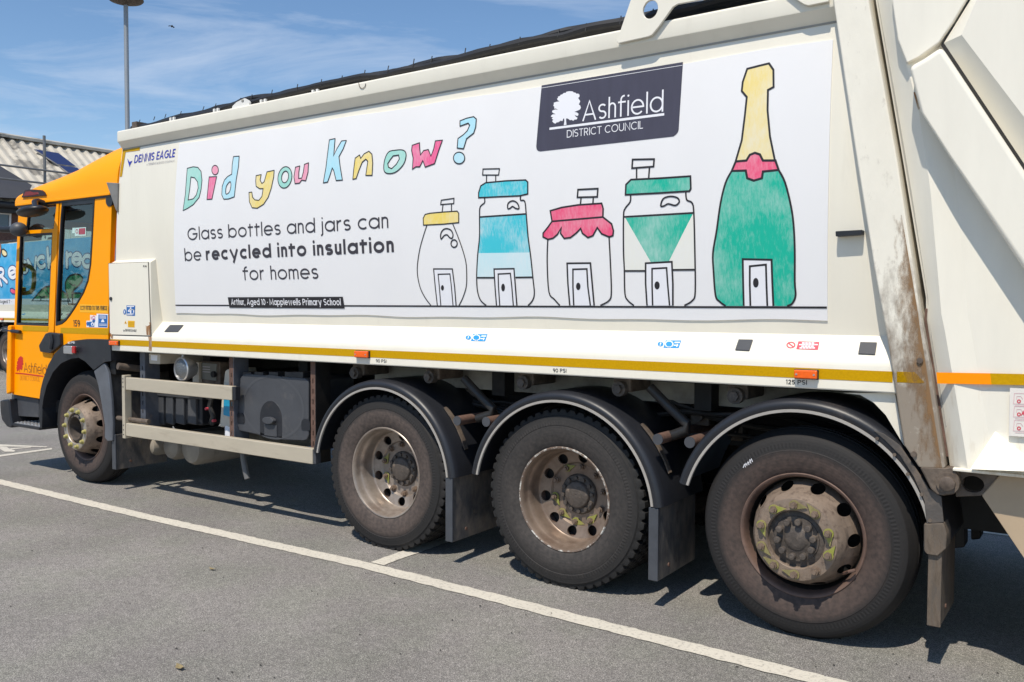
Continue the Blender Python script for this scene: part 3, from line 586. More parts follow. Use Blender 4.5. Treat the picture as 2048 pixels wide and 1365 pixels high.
# dark gutter and fascia
def Bpix(u, v, b): 
    q0 = RA+en*b; n = en; d = ray(u, v); p = CAM+d*((q0-CAM).dot(n)/d.dot(n)); return p
ga = Bpix(-40, 404, dn+.35)
M['gutter'] = mat('black_gutter', (.02, .02, .022), .5)
MB().tube([BL(a0, dn+.36, ga.z-.02), BL(ae, dn+.36, ga.z-.02)], .13, 12).build('gutter', M['gutter'], bl)
MB().prism([BL(a0, dn+.22, ga.z-.3), BL(a0, dn+.22, ga.z+.05), BL(a0, dn-.1, ga.z+.05), BL(a0, dn-.1, ga.z-.3)], ed*(ae-a0)).build('fascia', M['gutter'], bl)
# grey clad gable standing over the eaves
gp = [Bpix(u, v, dn+.5) for u, v in ((-170, 205), (0, 332), (64, 371), (52, 398), (-170, 386))]
MB().prism(gp, -en*1.6).build('clad_gable', M['slate'], bl)
# window with white frame
wp = [Bpix(u, v, dn-.19) for u, v in ((-34, 424), (21, 428), (20, 462), (-34, 462))]
M['white_frame'] = mat('white_window_frame', (.68, .69, .70), .5); M['pane'] = mat('window_pane', (.05, .08, .12), .08, coat=.6)
wm = MB(); cpt = sum(wp, Vector())/4
for i in range(4):
    a, b = wp[i], wp[(i+1) % 4]; ia, ib = a+(cpt-a)*.14, b+(cpt-b)*.14
    wm.prism([a, b, ib, ia], en*.08)
wo = wm.build('window', M['white_frame'], bl); MB().prism([a+(cpt-a)*.12 for a in wp], en*.03).build('pane', M['pane'], wo)
# solar panels on the slope
sl_n = (Vector((0, 0, 1))*dn+en*(zr-zc_)).normalized()
def slope(u, v, off): return PN(u, v, RA+sl_n*off, sl_n)
def s3(u, v): return PN(u, v, Vector((RA.x, RA.y, zr))+sl_n*.2, sl_n)
q3 = [(68, 298.5), (88, 301.5), (140, 352), (116, 346)]
for quad in ([(68, 298.5), (117, 306.5), (152, 333), (115, 329)], [(117.5, 331), (154, 335.5), (185, 360), (150, 356)]):
    pn = MB().prism([s3(*q) for q in quad], -sl_n*.05).build('solar_panel', M['silver'], bl)
    c = sum((s3(*q) for q in quad), Vector())/4
    MB().poly([c+(s3(*q)-c)*.965+sl_n*.006 for q in quad]).build('cell_grid', M['solar'], pn)
# scaffold guard rail in front of the roof
sp = Bpix(90, 372, dn+1.2); sc = thing('scaffold_rail', 'grey scaffold pole with two guard rails along the workshop eaves', 'scaffold', (sp.x, sp.y, 0))
M['scaf'] = mat('scaffold_tube', (.20, .20, .20), .5, metal=.4, var=.2, vscale=4)
tp = Bpix(90, 272, dn+1.2)
MB().tube([(sp.x, sp.y, 0), (sp.x, sp.y, tp.z)], .055, 10).build('upright', M['scaf'], sc)
for vl, vr in ((330, 349), (357, 369)):
    a = Bpix(0, vl, dn+1.28); b = Bpix(128, vr, dn+1.28); d = b-a; d.z = 0; d.normalize(); zz = (a.z+b.z)/2
    MB().tube([a-d*4, a+d*14], .04, 10).build('guard_rail', M['scaf'], sc)
MB().tube([(sp.x-ed.x*6, sp.y-ed.y*6, 0), (sp.x-ed.x*6, sp.y-ed.y*6, tp.z)], .055, 10).build('upright', M['scaf'], sc)
# ================================================================== the refuse truck
T = thing('refuse_truck', 'cream and orange refuse truck with a big white bottles banner on its side', 'refuse truck', (-4, 1.25, 0))
def sym(pts): return pts+[(y2, z) for y2, z in [(2.5-y, z) for y, z in reversed(pts)]]
# ---- body shell: skirt, wall, top rail (profile in y, z), far side mirrored
prof = [(0.30, 1.236), (0.004, 1.236), (0.0, 1.242), (0.0, 1.352), (0.004, 1.372), (0.014, 1.388), (0.11, 1.492)]+[(WY(1.5+.05*i), 1.5+.05*i) for i in range(1, 30)]+[(0.05, 2.965), (0.010, 3.012), (0.002, 3.020), (0.0, 3.028), (0.0, 3.100), (0.006, 3.110), (0.03, 3.114), (0.22, 3.10)]
def lx(y, z):
    if z < 1.36: return -7.205
    if y > .03 and z < 2.97 and z > 1.45: return -7.063-(2.97-min(z, 2.97))*.137
    if z > 3.0: return -7.055
    return -7.205
def rx(y, z): return -.80 if z < 1.5 else -.80-(z-1.5)*.14
full = prof+[(2.5-y, z) for y, z in reversed(prof)]
n = len(full); vs = [(lx(min(y, 2.5-y), z), y, z) for y, z in full]+[(rx(min(y, 2.5-y), z), y, z) for y, z in full]
b = MB(); b.add(vs, [(i, i+1, n+i+1, n+i) for i in range(n-1)]+[tuple(range(n))[::-1], tuple(range(n, 2*n))])
body = b.build('body_shell', M['cream'], T, ang=28)
MB().box(-7.0, -.8, .25, 2.25, 3.10, 3.16).build('roof_panel', M['cream'], T)
seam = MB().box(-7.05, -1.09, .046, .056, 2.957, 2.966).build('seam_line', M['seam'], body)

# ---- cabinet at the front of the skirt
c = MB(); cx0, cx1 = -7.2, -6.60
c.prism([(cx0, .003, 1.356), (cx0, .003, 1.988), (cx0, .10, 2.045), (cx0, .13, 2.045), (cx0, .13, 1.356)], (cx1-cx0, 0, 0))
cab_o = c.build('cabinet', M['cream'], T, bevel=.006)
def C7(x, y): return (200+x/6.205, 500+y/6.205)
dq = xz([C7(112, 172), C7(596, 156), C7(628, 1066), C7(150, 1052), C7(128, 1030)], .0)
door = MB().plate(dq, -.004, .004).build('cabinet_door', M['cream'], cab_o, bevel=.002)
gap = MB(); q = xz([C7(103, 166), C7(602, 149), C7(636, 1076), C7(146, 1062), C7(118, 1036)], 0); gap.flat(q, .0015); gap.build('door_gap', mat('door_gap_shade', (.06, .05, .04), .8), cab_o)  # flat dark border painted as the shade in the gap round the door
p = P(*C7(146, 608), 0); MB().cyl((p.x, p.z), .016, -.012, 0, 16).build('lock', M['plastic'], cab_o)
for u, v in ((553, 202), (578, 204)): q = P(*C7(u, v), 0); MB().cyl((q.x, q.z), .006, -.010, 0, 10).build('hinge_pin', M['plastic'], cab_o)
for pl_ in ([(572, 938), (590, 950), (606, 940), (630, 930), (632, 1060), (585, 1058), (578, 1000)], [(600, 1078), (640, 1078), (645, 1190), (640, 1260), (606, 1250), (612, 1150)], [(130, 1030), (160, 1058), (158, 1100), (145, 1100)], [(616, 900), (632, 900), (634, 940), (624, 945)]):
    MB().flat(xz([C7(*a) for a in pl_], 0), -.0046 if pl_[0][1] < 1070 else -.0022).build('rust_streak', M['rust'], cab_o)

# ---- yellow reflective tape along the skirt
def strip(u0, v0a, v0b, u1, v1a, v1b, y): return xz([(u0, v0b), (u1, v1b), (u1, v1a), (u0, v0a)], y)
tp_ = MB(); tp_.flat([(-7.204, 1.285), (-.846, 1.285), (-.846, 1.335), (-7.204, 1.335)], -.0016)
t2_ = WMB(); t2_.flat(xz(cv([(985, 300), (1120, 290), (1118, 325), (1005, 340), (975, 535), (958, 538)], 0, 220, 4.0143), 'W'), .1075); t2_.build('reflective_tape', M['tape'], T)
tp_.build('reflective_tape', M['tape'], T)

# ---- marker lamps
def marker(u0, v0, u1, v1):
    a = P(u0, v0); b_ = P(u1, v1); x0, x1, z0, z1 = a.x, b_.x, b_.z, a.z
    o = MB().box(x0, x1, -.012, 0, z0, z1).build('marker_lamp', M['plastic'], T, bevel=.003)
    MB().box(x0+.003, x1-.003, -.030, -.011, z0+.003, z1-.003).build('lens', M['lens'], o, bevel=.007, seg=3)
    for f in (.14, .86): MB().cyl((x0+(x1-x0)*f, (z0+z1)/2), .005, -.032, -.028, 10).build('screw', M['silver'], o)
marker(223, 681, 240.5, 692); marker(713, 701, 741, 717); marker(1590, 738, 1638, 760)

# ---- grey pads and safety stickers on the sloping skirt
SQ = Vector((0, .014, 1.388)); SN = Vector((0, -(1.492-1.388), .096)).normalized()
def sk(u, v, off=.002): return PN(u, v, SQ+SN*off, SN)
def spoly(mb, pts, off=.002, mi=0): return mb.poly([sk(u, v, off) for u, v in pts], mi)
def C8b(x, y): return (1300+x/4.096, 640+y/4.096)
for pts in ([(340, 650), (366.5, 650), (355, 663.5), (328, 663.5)], [C8b(725, 158), C8b(842, 160), C8b(812, 250), C8b(696, 244)], [C8b(1722, 180), C8b(1858, 183), C8b(1843, 282), C8b(1704, 276)]):
    q = [sk(u, v, .008) for u, v in pts]; o = MB().prism(q, -SN*.007).build('rubber_pad', M['pad'], T, bevel=.002)
def sline(mb, pts, wd, off, mi=0):
    for (a, b_) in zip(pts, pts[1:]):
        pa, pb = sk(*a, off), sk(*b_, off); d = (pb-pa).normalized(); s_ = SN.cross(d)*wd/2
        mb.poly([pa-s_, pb-s_, pb+s_, pa+s_], mi)
for ox, oy, sc in ((957, 676, .93), (1343, 689, 1.0)):                # "wear gloves / beacon" style blue mandatory notices
    st = MB(); f = lambda x, y: (ox+(x-170)/4.096*sc, oy+(y-202)/4.096*sc)
    spoly(st, [f(80+24*math.cos(a*.5236)*1.0, 200+19*math.sin(a*.5236)) for a in range(12)][::-1], .002)
    spoly(st, [f(122, 170), f(250, 170), f(228, 233), f(103, 230)], .002)
    spoly(st, [f(150+40*math.cos(a*.2618)*(1 if a % 2 else .8), 200+30*math.sin(a*.2618)*(1 if a % 2 else .8)) for a in range(24)][::-1], .003, 1)
    spoly(st, [f(150+27*math.cos(a*.5236), 200+21*math.sin(a*.5236)) for a in range(12)][::-1], .004, 0)
    sline(st, [f(83, 188), f(78, 205)], .006, .003, 1); sline(st, [f(77, 210), f(76, 214)], .006, .003, 1)
    sline(st, [f(188, 210), f(225, 210)], .007, .003, 1); sline(st, [f(218, 200), f(213, 224)], .006, .003, 1); sline(st, [f(195, 187), f(238, 187)], .009, .003, 1)
    st.build('safety_sticker', [M['sky_ink'], M['white_print']], T)
st = MB()
ring = [C8b(1154+32*math.cos(a*.2618), 206+23*math.sin(a*.2618)) for a in range(25)]; sline(st, ring, .006, .002); sline(st, [C8b(1134, 190), C8b(1175, 222)], .006, .002)
spoly(st, [C8b(1216, 176), C8b(1387, 182), C8b(1375, 246), C8b(1198, 240)], .002)
for y0, xa, xb in ((190, 1245, 1350), (203, 1222, 1378), (216, 1240, 1345), (230, 1225, 1355)):
    x = xa
    while x < xb: sline(st, [C8b(x, y0), C8b(min(x+22, xb), y0+1)], .0075, .003, 1); x += 26
st.build('warning_sticker', [M['safety_red'], M['white_print']], T)
# ---- tyre pressure lettering on the skirt edge
def label(txt, u0, v0, u1, v1, y, cap_px, mt, name, wt=.085, parent=T, off=.0016, slant=0):
    a = P(u0, v0, y); b_ = P(u1, v1, y); cap = P(u0, v0-cap_px, y).z-a.z
    return text(MB(), txt, (a.x, a.z), (b_.x, b_.z), y-off, cap, wt, slant).build(name, mt, parent, auto=False)
label('90 PSI', 752, 725.2, 773, 726, 0, 6.5, M['ink'], 'lettering', .10)
label('90 PSI', 1106, 744.8, 1133, 745.5, 0, 7.5, M['ink'], 'lettering', .10)
label('125 PSI', 1572, 768.5, 1614, 770, 0, 9, M['ink'], 'lettering', .11)

# ---- cabinet stickers
cs = MB(); F7 = lambda pts: xz([C7(*a) for a in pts], -.004)
Y_ = -.0055
cs.flat(F7([(330, 690), (437, 692), (435, 820), (332, 816)]), Y_, mi=0)
cs.flat(F7([(308+18*math.cos(a*.5236), 772+34*math.sin(a*.5236)) for a in range(12)]), Y_, mi=0)
cs.flat(F7([(302, 755), (313, 755), (311, 790), (304, 790)]), Y_-.001, mi=1)
for a, b_, c_, d_ in ((338, 698, 425, 710), (350, 750, 372, 770), (375, 715, 392, 790), (360, 735, 400, 745), (408, 735, 427, 748), (415, 735, 427, 782), (340, 792, 425, 800), (340, 804, 405, 810)):
    cs.flat(F7([(a, b_), (c_, b_), (c_, d_), (a, d_)]), Y_-.001, mi=1)
cs.flat(F7([(347, 880), (432, 882), (430, 963), (348, 960)]), Y_, mi=2)
cs.flat(F7([(318, 880), (336, 918), (304, 916)]), Y_, mi=2)
for yy in (895, 907, 919, 931, 945): cs.flat(F7([(354, yy), (424, yy+1), (424, yy+5), (354, yy+4)]), Y_-.001, mi=3)
cs.flat(F7([(316, 893), (321, 893), (321, 910), (316, 910)]), Y_-.001, mi=4)
cs.build('safety_sticker', [M['safety_blue'], M['white_print'], M['safety_yellow'], M['tape'], M['ink']], door)
a = P(*C7(318, 1012), 0); b_ = P(*C7(458, 1018), 0); text(MB(), 'DENNIS EAGLE', (a.x, a.z), (b_.x, b_.z), -.0055, .020, .12, .15).build('maker_lettering', M['pad'], door, auto=False)
mk = MB(); mk.ribbon(F7([(290, 992), (298, 1015), (304, 1002), (308, 1002)]), .006, Y_); mk.build('maker_emblem', M['pad'], door)
# maker's name at the front of the body wall
C1 = lambda x, y: (x/4.0143, 220+y/4.0143)
a, b_ = xz([C1(1072, 428), C1(1398, 378)], 'W')
text(WMB(), 'DENNIS EAGLE', a, b_, .1075, .066, .112, .2).build('maker_lettering', M['blue_ink'], T, auto=False)
mk = WMB()
for pts in ([(1018, 388), (1040, 425), (1038, 462), (1026, 425)], [(1030, 420), (1060, 408), (1042, 440), (1038, 455)]): mk.flat(xz([C1(*q) for q in pts], 'W'), .1075)
mk.build('maker_emblem', M['blue_ink'], T)
a, b_ = xz([C1(1172, 447), C1(1398, 418)], 'W')
text(WMB(), 'A TERBERG BUSINESS COMPANY', a, b_, .1075, .018, .08).build('small_print', mat('light_grey_print', (.33, .33, .37), .6), T, auto=False)

# ================================================================== the banner
BY = .1035                                   # front face of the vinyl
BQ = [(358, 289), (352, 627.5), (1655, 642.5), (1666, 79)]
bo = xz(BQ, 'W'); bn = WMB()
nx, nz = 60, 24; (x00, z1a), (x01, z0a), (x11, z0b), (x10, z1b) = bo
vs = []
for i in range(nx+1):
    for j in range(nz+1):
        u = i/nx; v = j/nz
        xl = x01+(x00-x01)*v; xr = x11+(x10-x11)*v; zb_ = z0a+(z0b-z0a)*u; zt_ = z1a+(z1b-z1a)*u
        z = zb_+(zt_-zb_)*v
        if j == 0: z += .004*math.sin(u*21)+.003*math.sin(u*47+1)
        if j == nz: z += .004*math.sin(u*33+2)
        vs.append((xl+(xr-xl)*u, BY, z))
fs = [(i*(nz+1)+j, (i+1)*(nz+1)+j, (i+1)*(nz+1)+j+1, i*(nz+1)+j+1) for i in range(nx) for j in range(nz)]
m0 = len(vs); edge = [i*(nz+1) for i in range(nx+1)]+[nx*(nz+1)+j for j in range(1, nz+1)]+[i*(nz+1)+nz for i in range(nx-1, -1, -1)]+[j for j in range(nz-1, 0, -1)]
vs += [(vs[i][0], .1105, vs[i][2]) for i in edge]; ne = len(edge)
fs += [(edge[i], m0+i, m0+(i+1) % ne, edge[(i+1) % ne]) for i in range(ne)]
banner = bn.add(vs, fs).build('banner', M['banner'], T)
Y1, Y2, Y3 = BY-.0012, BY-.0020, BY-.0028   # print layers: fill, line, overprint
D1 = lambda p: xz(cv(p, 340, 220, 3.2), 'W'); D2 = lambda p: xz(cv(p, 800, 300, 4.0136), 'W'); D3 = lambda p: xz(cv(p, 1220, 100, 2.4826), 'W'); D4 = lambda p: xz(cv(p, 1050, 110, 6.0235), 'W')
class Draw:
    def __init__(s, mats): s.m = WMB(); s.mats = mats; s.mm = [M[k] for k in mats]; s.k = 0
    def fill(s, pts, c, holes=(), y=None): s.k += 1; s.m.flat(pts, (y if y is not None else Y1)-.00005*s.k, holes, s.mats.index(c)); return s
    def line(s, pts, wd=.0072, closed=False, c='ink'): s.k += 1; s.m.ribbon(pts, wd, Y2-.00003*s.k, closed, s.mats.index(c)); return s
    def shape(s, pts, c, holes=(), wd=.0072):
        if c: s.fill(pts, c, holes)
        s.line(pts, wd, True)
        for h in holes: s.line(h, wd, True)
        return s
    def build(s, name): return s.m.build(name, s.mm, banner, auto=False)
# "Did you Know?" hand-drawn hollow letters
d = Draw(['ink', 'teal', 'pink', 'pink_pale', 'sky', 'yellow'])
sm = lambda p, n=3: smooth(p, n, True)
d.shape(D1([(85,645),(100,540),(112,375),(150,365),(180,369),(200,395),(206,450),(200,510),(188,560),(150,607),(112,632)]), 'teal', [D1([(117,578),(128,500),(135,430),(160,436),(178,462),(182,500),(170,545),(150,570)])])
d.shape(D1(ell(290, 386, 21, 30)), 'pink_pale'); d.shape(D1([(252,430),(300,428),(285,500),(270,572),(238,574),(245,500)]), 'pink')
d.shape(D1([(408,300),(444,297),(440,360),(425,450),(413,557),(375,571),(345,572),(333,545),(336,490),(350,450),(370,428),(397,412),(400,350)]), 'sky', [D1(sm([(358,535),(362,490),(385,460),(392,480),(385,520),(370,538)]))])
d.shape(D1([(553,422),(585,415),(578,450),(590,473),(605,460),(622,398),(668,388),(665,430),(650,500),(630,560),(600,605),(560,630),(527,627),(510,590),(507,530),(525,527),(530,560),(545,577),(570,580),(590,555),(598,505),(575,505),(553,490),(550,455)]), 'yellow')
d.shape(D1(ell(737, 433, 44, 69, 28, .16)), 'teal', [D1(ell(738, 430, 22, 38, 20, .16))])
d.shape(D1([(805,368),(832,360),(826,400),(825,440),(845,438),(855,400),(862,350),(888,340),(885,400),(870,455),(845,450),(830,470),(802,473),(795,430)]), 'pink_pale')
d.shape(D1([(1022,193),(1058,185),(1052,260),(1048,297),(1070,250),(1100,200),(1130,197),(1110,250),(1083,300),(1090,360),(1105,450),(1065,453),(1050,390),(1040,372),(1025,420),(1010,463),(983,468),(1000,370)]), 'sky')
d.shape(D1([(1187,310),(1215,290),(1222,312),(1245,282),(1275,266),(1294,285),(1299,340),(1295,420),(1255,420),(1262,370),(1268,330),(1255,316),(1232,335),(1210,390),(1193,440),(1172,445),(1178,380)]), 'yellow')
d.shape(D1(sm([(1405,268),(1440,260),(1490,258),(1512,280),(1505,330),(1480,370),(1440,402),(1395,408),(1372,390),(1372,340),(1385,295)])), 'teal', [D1([(1412,318),(1430,295),(1465,290),(1470,315),(1450,350),(1420,378),(1400,368),(1395,345)])])
d.shape(D1([(1552,228),(1598,212),(1600,250),(1605,290),(1625,262),(1655,255),(1672,297),(1690,250),(1700,200),(1745,195),(1725,250),(1695,345),(1635,367),(1620,325),(1600,365),(1575,365),(1553,381),(1558,310),(1548,260)]), 'pink')
d.shape(D1([(1858,72),(1900,55),(1945,45),(1962,60),(1958,110),(1945,150),(1900,185),(1880,250),(1840,245),(1845,185),(1880,160),(1905,135),(1920,100),(1910,86),(1858,105)]), 'sky'); d.shape(D1(ell(1852, 309, 36, 37, 20)), 'sky')
d.build('heading_lettering')
# message
t = WMB()
def tl(txt, x0, y0, x1, y1, cap, wt=.075, mi=0, y=Y2, f=D1, mb=t, slant=0):
    (a, b_) = f([(x0, y0), (x1, y1)]); text(mb, txt, a, b_, y, cap, wt, slant, mi); return mb
(p0, p1) = D1([(115, 838), (115, 760)]); cap = p1[1]-p0[1]
for args in (('Glass bottles and jars can', 115, 836, 1400, 756, cap, .075), ([('be', .075), ('recycled into insulation', .13)], 97, 969, 1436, 911, cap, .075), ('for homes', 470, 1091, 953, 1081, cap, .075)):
    ws = []; (a, b_) = D1([args[1:3], args[3:5]]); text(WMB(), args[0], a, b_, Y2, cap, .075, words=ws)
    for q in ws: q.build('message_word', M['letter'], banner, auto=False)
# author strip
d = Draw(['ink', 'white_print']); d.fill(D1([(372,1200),(1108,1197),(1120,1272),(383,1267)]), 'ink', y=Y3-.0004)
tl('Arthur, Aged 10 * Mapplewells Primary School', 396, 1249, 1098, 1252, .046, .105, 1, Y3-.002, mb=d.m); d.build('author_strip')
# base line
d = Draw(['ink']); a = xz([(351.5, 611), (1654, 615.5)], 'W'); d.line(a, .010); d.build('printed_line')
# jars and bottle
W_ = .0085; WT = .0072
def doorway(d, f, outer, inner, kn, wd=W_):
    d.fill(f(outer+[]), 'white_print'); d.line(f(outer), wd); d.line(f(inner), wd*.95); d.fill(f(ell(*kn, 16)), 'ink', y=Y2)
d = Draw(['ink', 'white_print', 'yellow'])
d.line(D2(smooth([(218,605),(190,690),(160,800),(142,920),(143,1010),(165,1110),(205,1190),(250,1250)])), WT).line(D2(smooth([(425,595),(460,680),(500,790),(530,900),(537,1000),(533,1100),(505,1190),(475,1250)])), WT)
d.shape(D2([(190,605),(188,550),(203,520),(240,510),(350,500),(460,493),(473,510),(473,585),(350,597),(195,605)]), 'yellow'); d.shape(D2([(333,405),(435,390),(433,432),(328,440)]), None); d.line(D2([(347,440),(340,497)])).line(D2([(415,435),(415,493)]))
d.line(D2(smooth([(332,717),(328,680),(345,645),(375,633),(410,645),(427,680),(420,710),(400,705),(380,683),(355,690)], 3, True)), W_, True).line(D2(ell(436, 753, 25, 30)), W_, True)
doorway(d, D2, [(302,1250),(285,1100),(272,957),(422,957),(440,1100),(452,1250)], [(330,1250),(318,1100),(308,1000),(403,997),(415,1100),(428,1250)], (343, 1108, 12, 22)); d.build('jar_drawing')
d = Draw(['ink', 'white_print', 'cyan', 'cyan_pale'])
d.fill(D2([(645,545),(1017,520),(1032,700),(1040,825),(632,830),(640,700)]), 'cyan').fill(D2([(632,830),(1040,825),(1068,1020),(930,1022),(755,1025),(620,1025),(625,900)]), 'cyan_pale')
d.shape(D2([(633,385),(633,345),(650,290),(690,265),(850,250),(1010,243),(1027,260),(1027,355),(960,370),(800,377),(680,383)]), 'cyan', wd=W_); d.shape(D2([(668,155),(800,152),(793,203),(665,203)]), None); d.line(D2([(697,205),(695,262)])).line(D2([(770,205),(770,255)]))
d.line(D2(smooth([(680,385),(680,425),(645,460),(640,540),(640,700),(625,850),(617,1030),(625,1140),(650,1210),(695,1250)])), W_).line(D2(smooth([(970,372),(970,405),(1003,415),(1015,520),(1030,700),(1050,850),(1068,1025),(1080,1150),(1065,1210),(1030,1250)])), W_)
d.line(D2([(645,540),(1015,515)]), W_*1.1).line(D2([(620,1027),(757,1027)]), W_*1.1).line(D2([(930,1025),(1070,1023)]), W_*1.1)
d.line(D2(smooth([(867,472),(870,430),(905,410),(940,425),(957,460),(950,475),(925,468),(905,455),(885,470)], 3, True)), W_, True)
doorway(d, D2, [(777,1250),(765,1100),(757,958),(917,955),(928,1100),(940,1250)], [(803,1250),(793,1100),(790,998),(888,993),(900,1100),(912,1250)], (830, 1106, 15, 31), W_*1.1); d.build('jar_drawing')
d = Draw(['ink', 'white_print', 'red'])
sk_ = [(1222,575),(1190,620),(1150,670),(1150,700),(1190,720),(1230,710),(1265,680),(1298,622),(1290,670),(1320,712),(1370,705),(1415,670),(1452,632),(1465,670),(1510,705),(1550,690),(1585,625),(1620,675),(1680,700),(1710,690),(1715,650),(1700,595),(1630,540)]
d.shape(D2([(1222,575),(1208,490),(1300,463),(1430,443),(1620,430),(1632,470),(1630,540)]), 'red', wd=W_*1.1); d.shape(D2(sk_), 'red', wd=W_*1.1)
d.shape(D2([(1430,320),(1590,312),(1585,378),(1425,382)]), None, wd=W_*1.1); d.line(D2([(1455,385),(1450,437)]), W_).line(D2([(1553,385),(1550,433)]), W_)
d.line(D2(smooth([(1188,720),(1183,900),(1197,1140),(1240,1200),(1285,1250)])), W_).line(D2(smooth([(1680,705),(1690,900),(1698,1140),(1680,1210),(1610,1250)])), W_)
doorway(d, D2, [(1365,1250),(1350,1080),(1343,912),(1530,910),(1545,1080),(1560,1250)], [(1397,1250),(1390,1100),(1390,960),(1502,957),(1510,1100),(1530,1250)], (1433, 1097, 18, 30), W_*1.2); d.build('jar_drawing')
d = Draw(['ink', 'white_print', 'green', 'cream_fill'])
d.fill(D3([(72,832),(415,812),(422,1090),(313,1090),(178,1095),(75,1095)]), 'cream_fill').fill(D3([(77,835),(412,815),(290,1057),(205,1057)]), 'green')
d.shape(D3([(78,720),(80,670),(105,645),(250,638),(400,628),(402,690),(395,702),(240,712)]), 'green', wd=W_*1.15); d.shape(D3([(113,545),(220,543),(217,580),(110,588)]), None, wd=W_*1.1); d.line(D3([(133,588),(133,638)]), W_).line(D3([(197,583),(193,636)]), W_)
d.line(D3(smooth([(103,722),(101,755),(75,790),(68,830),(68,1000),(72,1090),(75,1210),(90,1245),(120,1270)])), W_).line(D3(smooth([(377,705),(382,745),(408,760),(417,810),(422,1000),(424,1200),(410,1245),(370,1270)])), W_)
d.line(D3([(70,830),(417,810)]), W_*1.1).line(D3([(75,1098),(178,1098)]), W_*1.1).line(D3([(313,1093),(424,1092)]), W_*1.1)
d.line(D3(smooth([(253,775),(265,740),(300,728),(335,735),(345,755),(325,773),(290,765),(270,775)], 3, True)), W_, True)
doorway(d, D3, [(185,1270),(178,1160),(178,1060),(308,1053),(313,1160),(313,1270)], [(213,1270),(210,1170),(210,1087),(282,1083),(288,1170),(297,1270)], (235, 1170, 13, 20), W_*1.15); d.build('jar_drawing')
d = Draw(['ink', 'white_print', 'green', 'red', 'gold'])
neck = [(625,553),(655,450),(670,330),(680,235),(655,205),(660,160),(682,95),(740,80),(790,68),(812,100),(813,185),(785,200),(783,300),(795,430),(820,552)]
bodyp = [(605,602),(675,600),(680,635),(715,650),(755,640),(760,605),(838,597),(870,660),(900,780),(913,880),(918,1000),(918,1150),(922,1220),(905,1260),(880,1272),(575,1272),(545,1250),(525,1220),(515,1100),(512,1010),(530,900),(550,760),(575,660)]
d.fill(D3(neck), 'gold'); d.fill(D3(bodyp), 'green'); d.shape(D3([(625,555),(678,550),(695,522),(720,512),(745,520),(760,550),(822,550),(838,597),(760,605),(755,638),(715,650),(682,638),(675,600),(605,602)]), 'red', wd=W_*1.3)
d.line(D3(neck), W_*1.15); d.line(D3(smooth([(605,602),(575,660),(550,760),(530,900),(512,1010),(515,1100),(525,1220),(545,1250),(575,1272)])), W_*1.15).line(D3(smooth([(838,597),(870,660),(900,780),(913,880),(918,1000),(918,1150),(922,1220),(905,1260),(880,1272)])), W_*1.15)
doorway(d, D3, [(665,1272),(662,1160),(660,1040),(803,1043),(807,1160),(812,1272)], [(698,1272),(695,1170),(695,1075),(775,1067),(778,1170),(782,1272)], (725, 1157, 14, 24), W_*1.2); d.build('bottle_drawing')
# council plate
d = Draw(['plaque', 'white_print'])
d.fill(D4([(203,370),(1905,88),(1880,480),(1853,900),(1845,930),(1825,958),(1790,985),(190,1165),(160,1160),(142,1138),(137,1105),(170,720)]), 'plaque')
tr = [(475,768),(462,772),(455,800),(430,795),(410,812),(380,818),(370,832),(345,820),(330,800),(345,785),(325,770),(340,755),(315,748),(318,735),(335,720),(372,716),(345,705),(328,690),(335,672),(365,660),(400,662),(375,650),(352,648),(358,630),(343,612),(352,595),(348,580),(380,568),(420,562),(398,550),(388,532),(402,520),(400,505),(425,498),(430,485),(452,478),(470,462),(495,460),(500,448),(535,440),(575,442),(590,455),(610,458),(622,470),(645,470),(660,485),(658,510),(642,520),(655,540),(668,560),(660,582),(650,600),(668,612),(676,640),(665,660),(645,670),(600,688),(635,700),(648,715),(640,738),(618,735),(600,722),(612,745),(635,760),(625,780),(600,782),(585,798),(565,785),(545,790),(520,770),(498,768),(498,800),(503,845),(470,850),(478,800)]
d.fill(D4(tr), 'white_print', y=Y2)
d.m.ribbon(D4([(298, 893), (1680, 718)]), .013, Y2-.0004, False, 1)
tl('Ashfield', 692, 803, 1668, 686, .108, .062, 1, Y2-.0004, f=D4, mb=d.m); tl('DISTRICT COUNCIL', 507, 1001, 1424, 890, .042, .075, 1, Y2-.0004, f=D4, mb=d.m)
d.m.ribbon(D4([(200, 402), (1900, 128)]), .0025, Y2-.0004, False, 1)
d.build('council_plaque')
# ================================================================== cab
CY = .06                                     # near side of the cab
E3 = lambda pts: cv(pts, 0, 250, 5.6875)     # enlarged crops of the photograph
E8 = lambda pts: cv(pts, 0, 440, 5.69)
E2 = lambda pts: cv(pts, 0, 540, 3.102)
cx_ = lambda pts, y=CY: xz(pts, y)
def mir(mb_fn):                              # build on the near side, then the mirrored twin on the far side
    for sgn in (0, 1): mb_fn(sgn)
def yy(sgn, a, b): return (a, b) if sgn == 0 else (2.5-b, 2.5-a)
side_win = cx_([(124.5, 402.6), (189.5, 396), (187, 445), (184.6, 490), (182, 530), (177, 562), (168, 586), (152, 614), (140, 632), (132, 642), (124, 648.5), (111.5, 652), (113, 600), (117, 520), (121, 440)])
side_out = cx_([(119.5, 401.5), (223.5, 387.5), (222, 440), (219.5, 520), (217, 600), (216, 690), (150, 692), (107, 720), (110, 640)])
door_out = cx_([(38, 411), (118.2, 401.7), (109, 640), (105.5, 724), (92, 750), (84, 775), (80, 798), (25, 789), (29, 651), (32, 540)])
win_lo = cx_([(40.5, 469.5), (105.5, 465.5), (97.5, 653), (33, 650.5)]); win_up = cx_([(57, 415), (113.5, 408.7), (107.7, 458), (52.5, 461.5)])
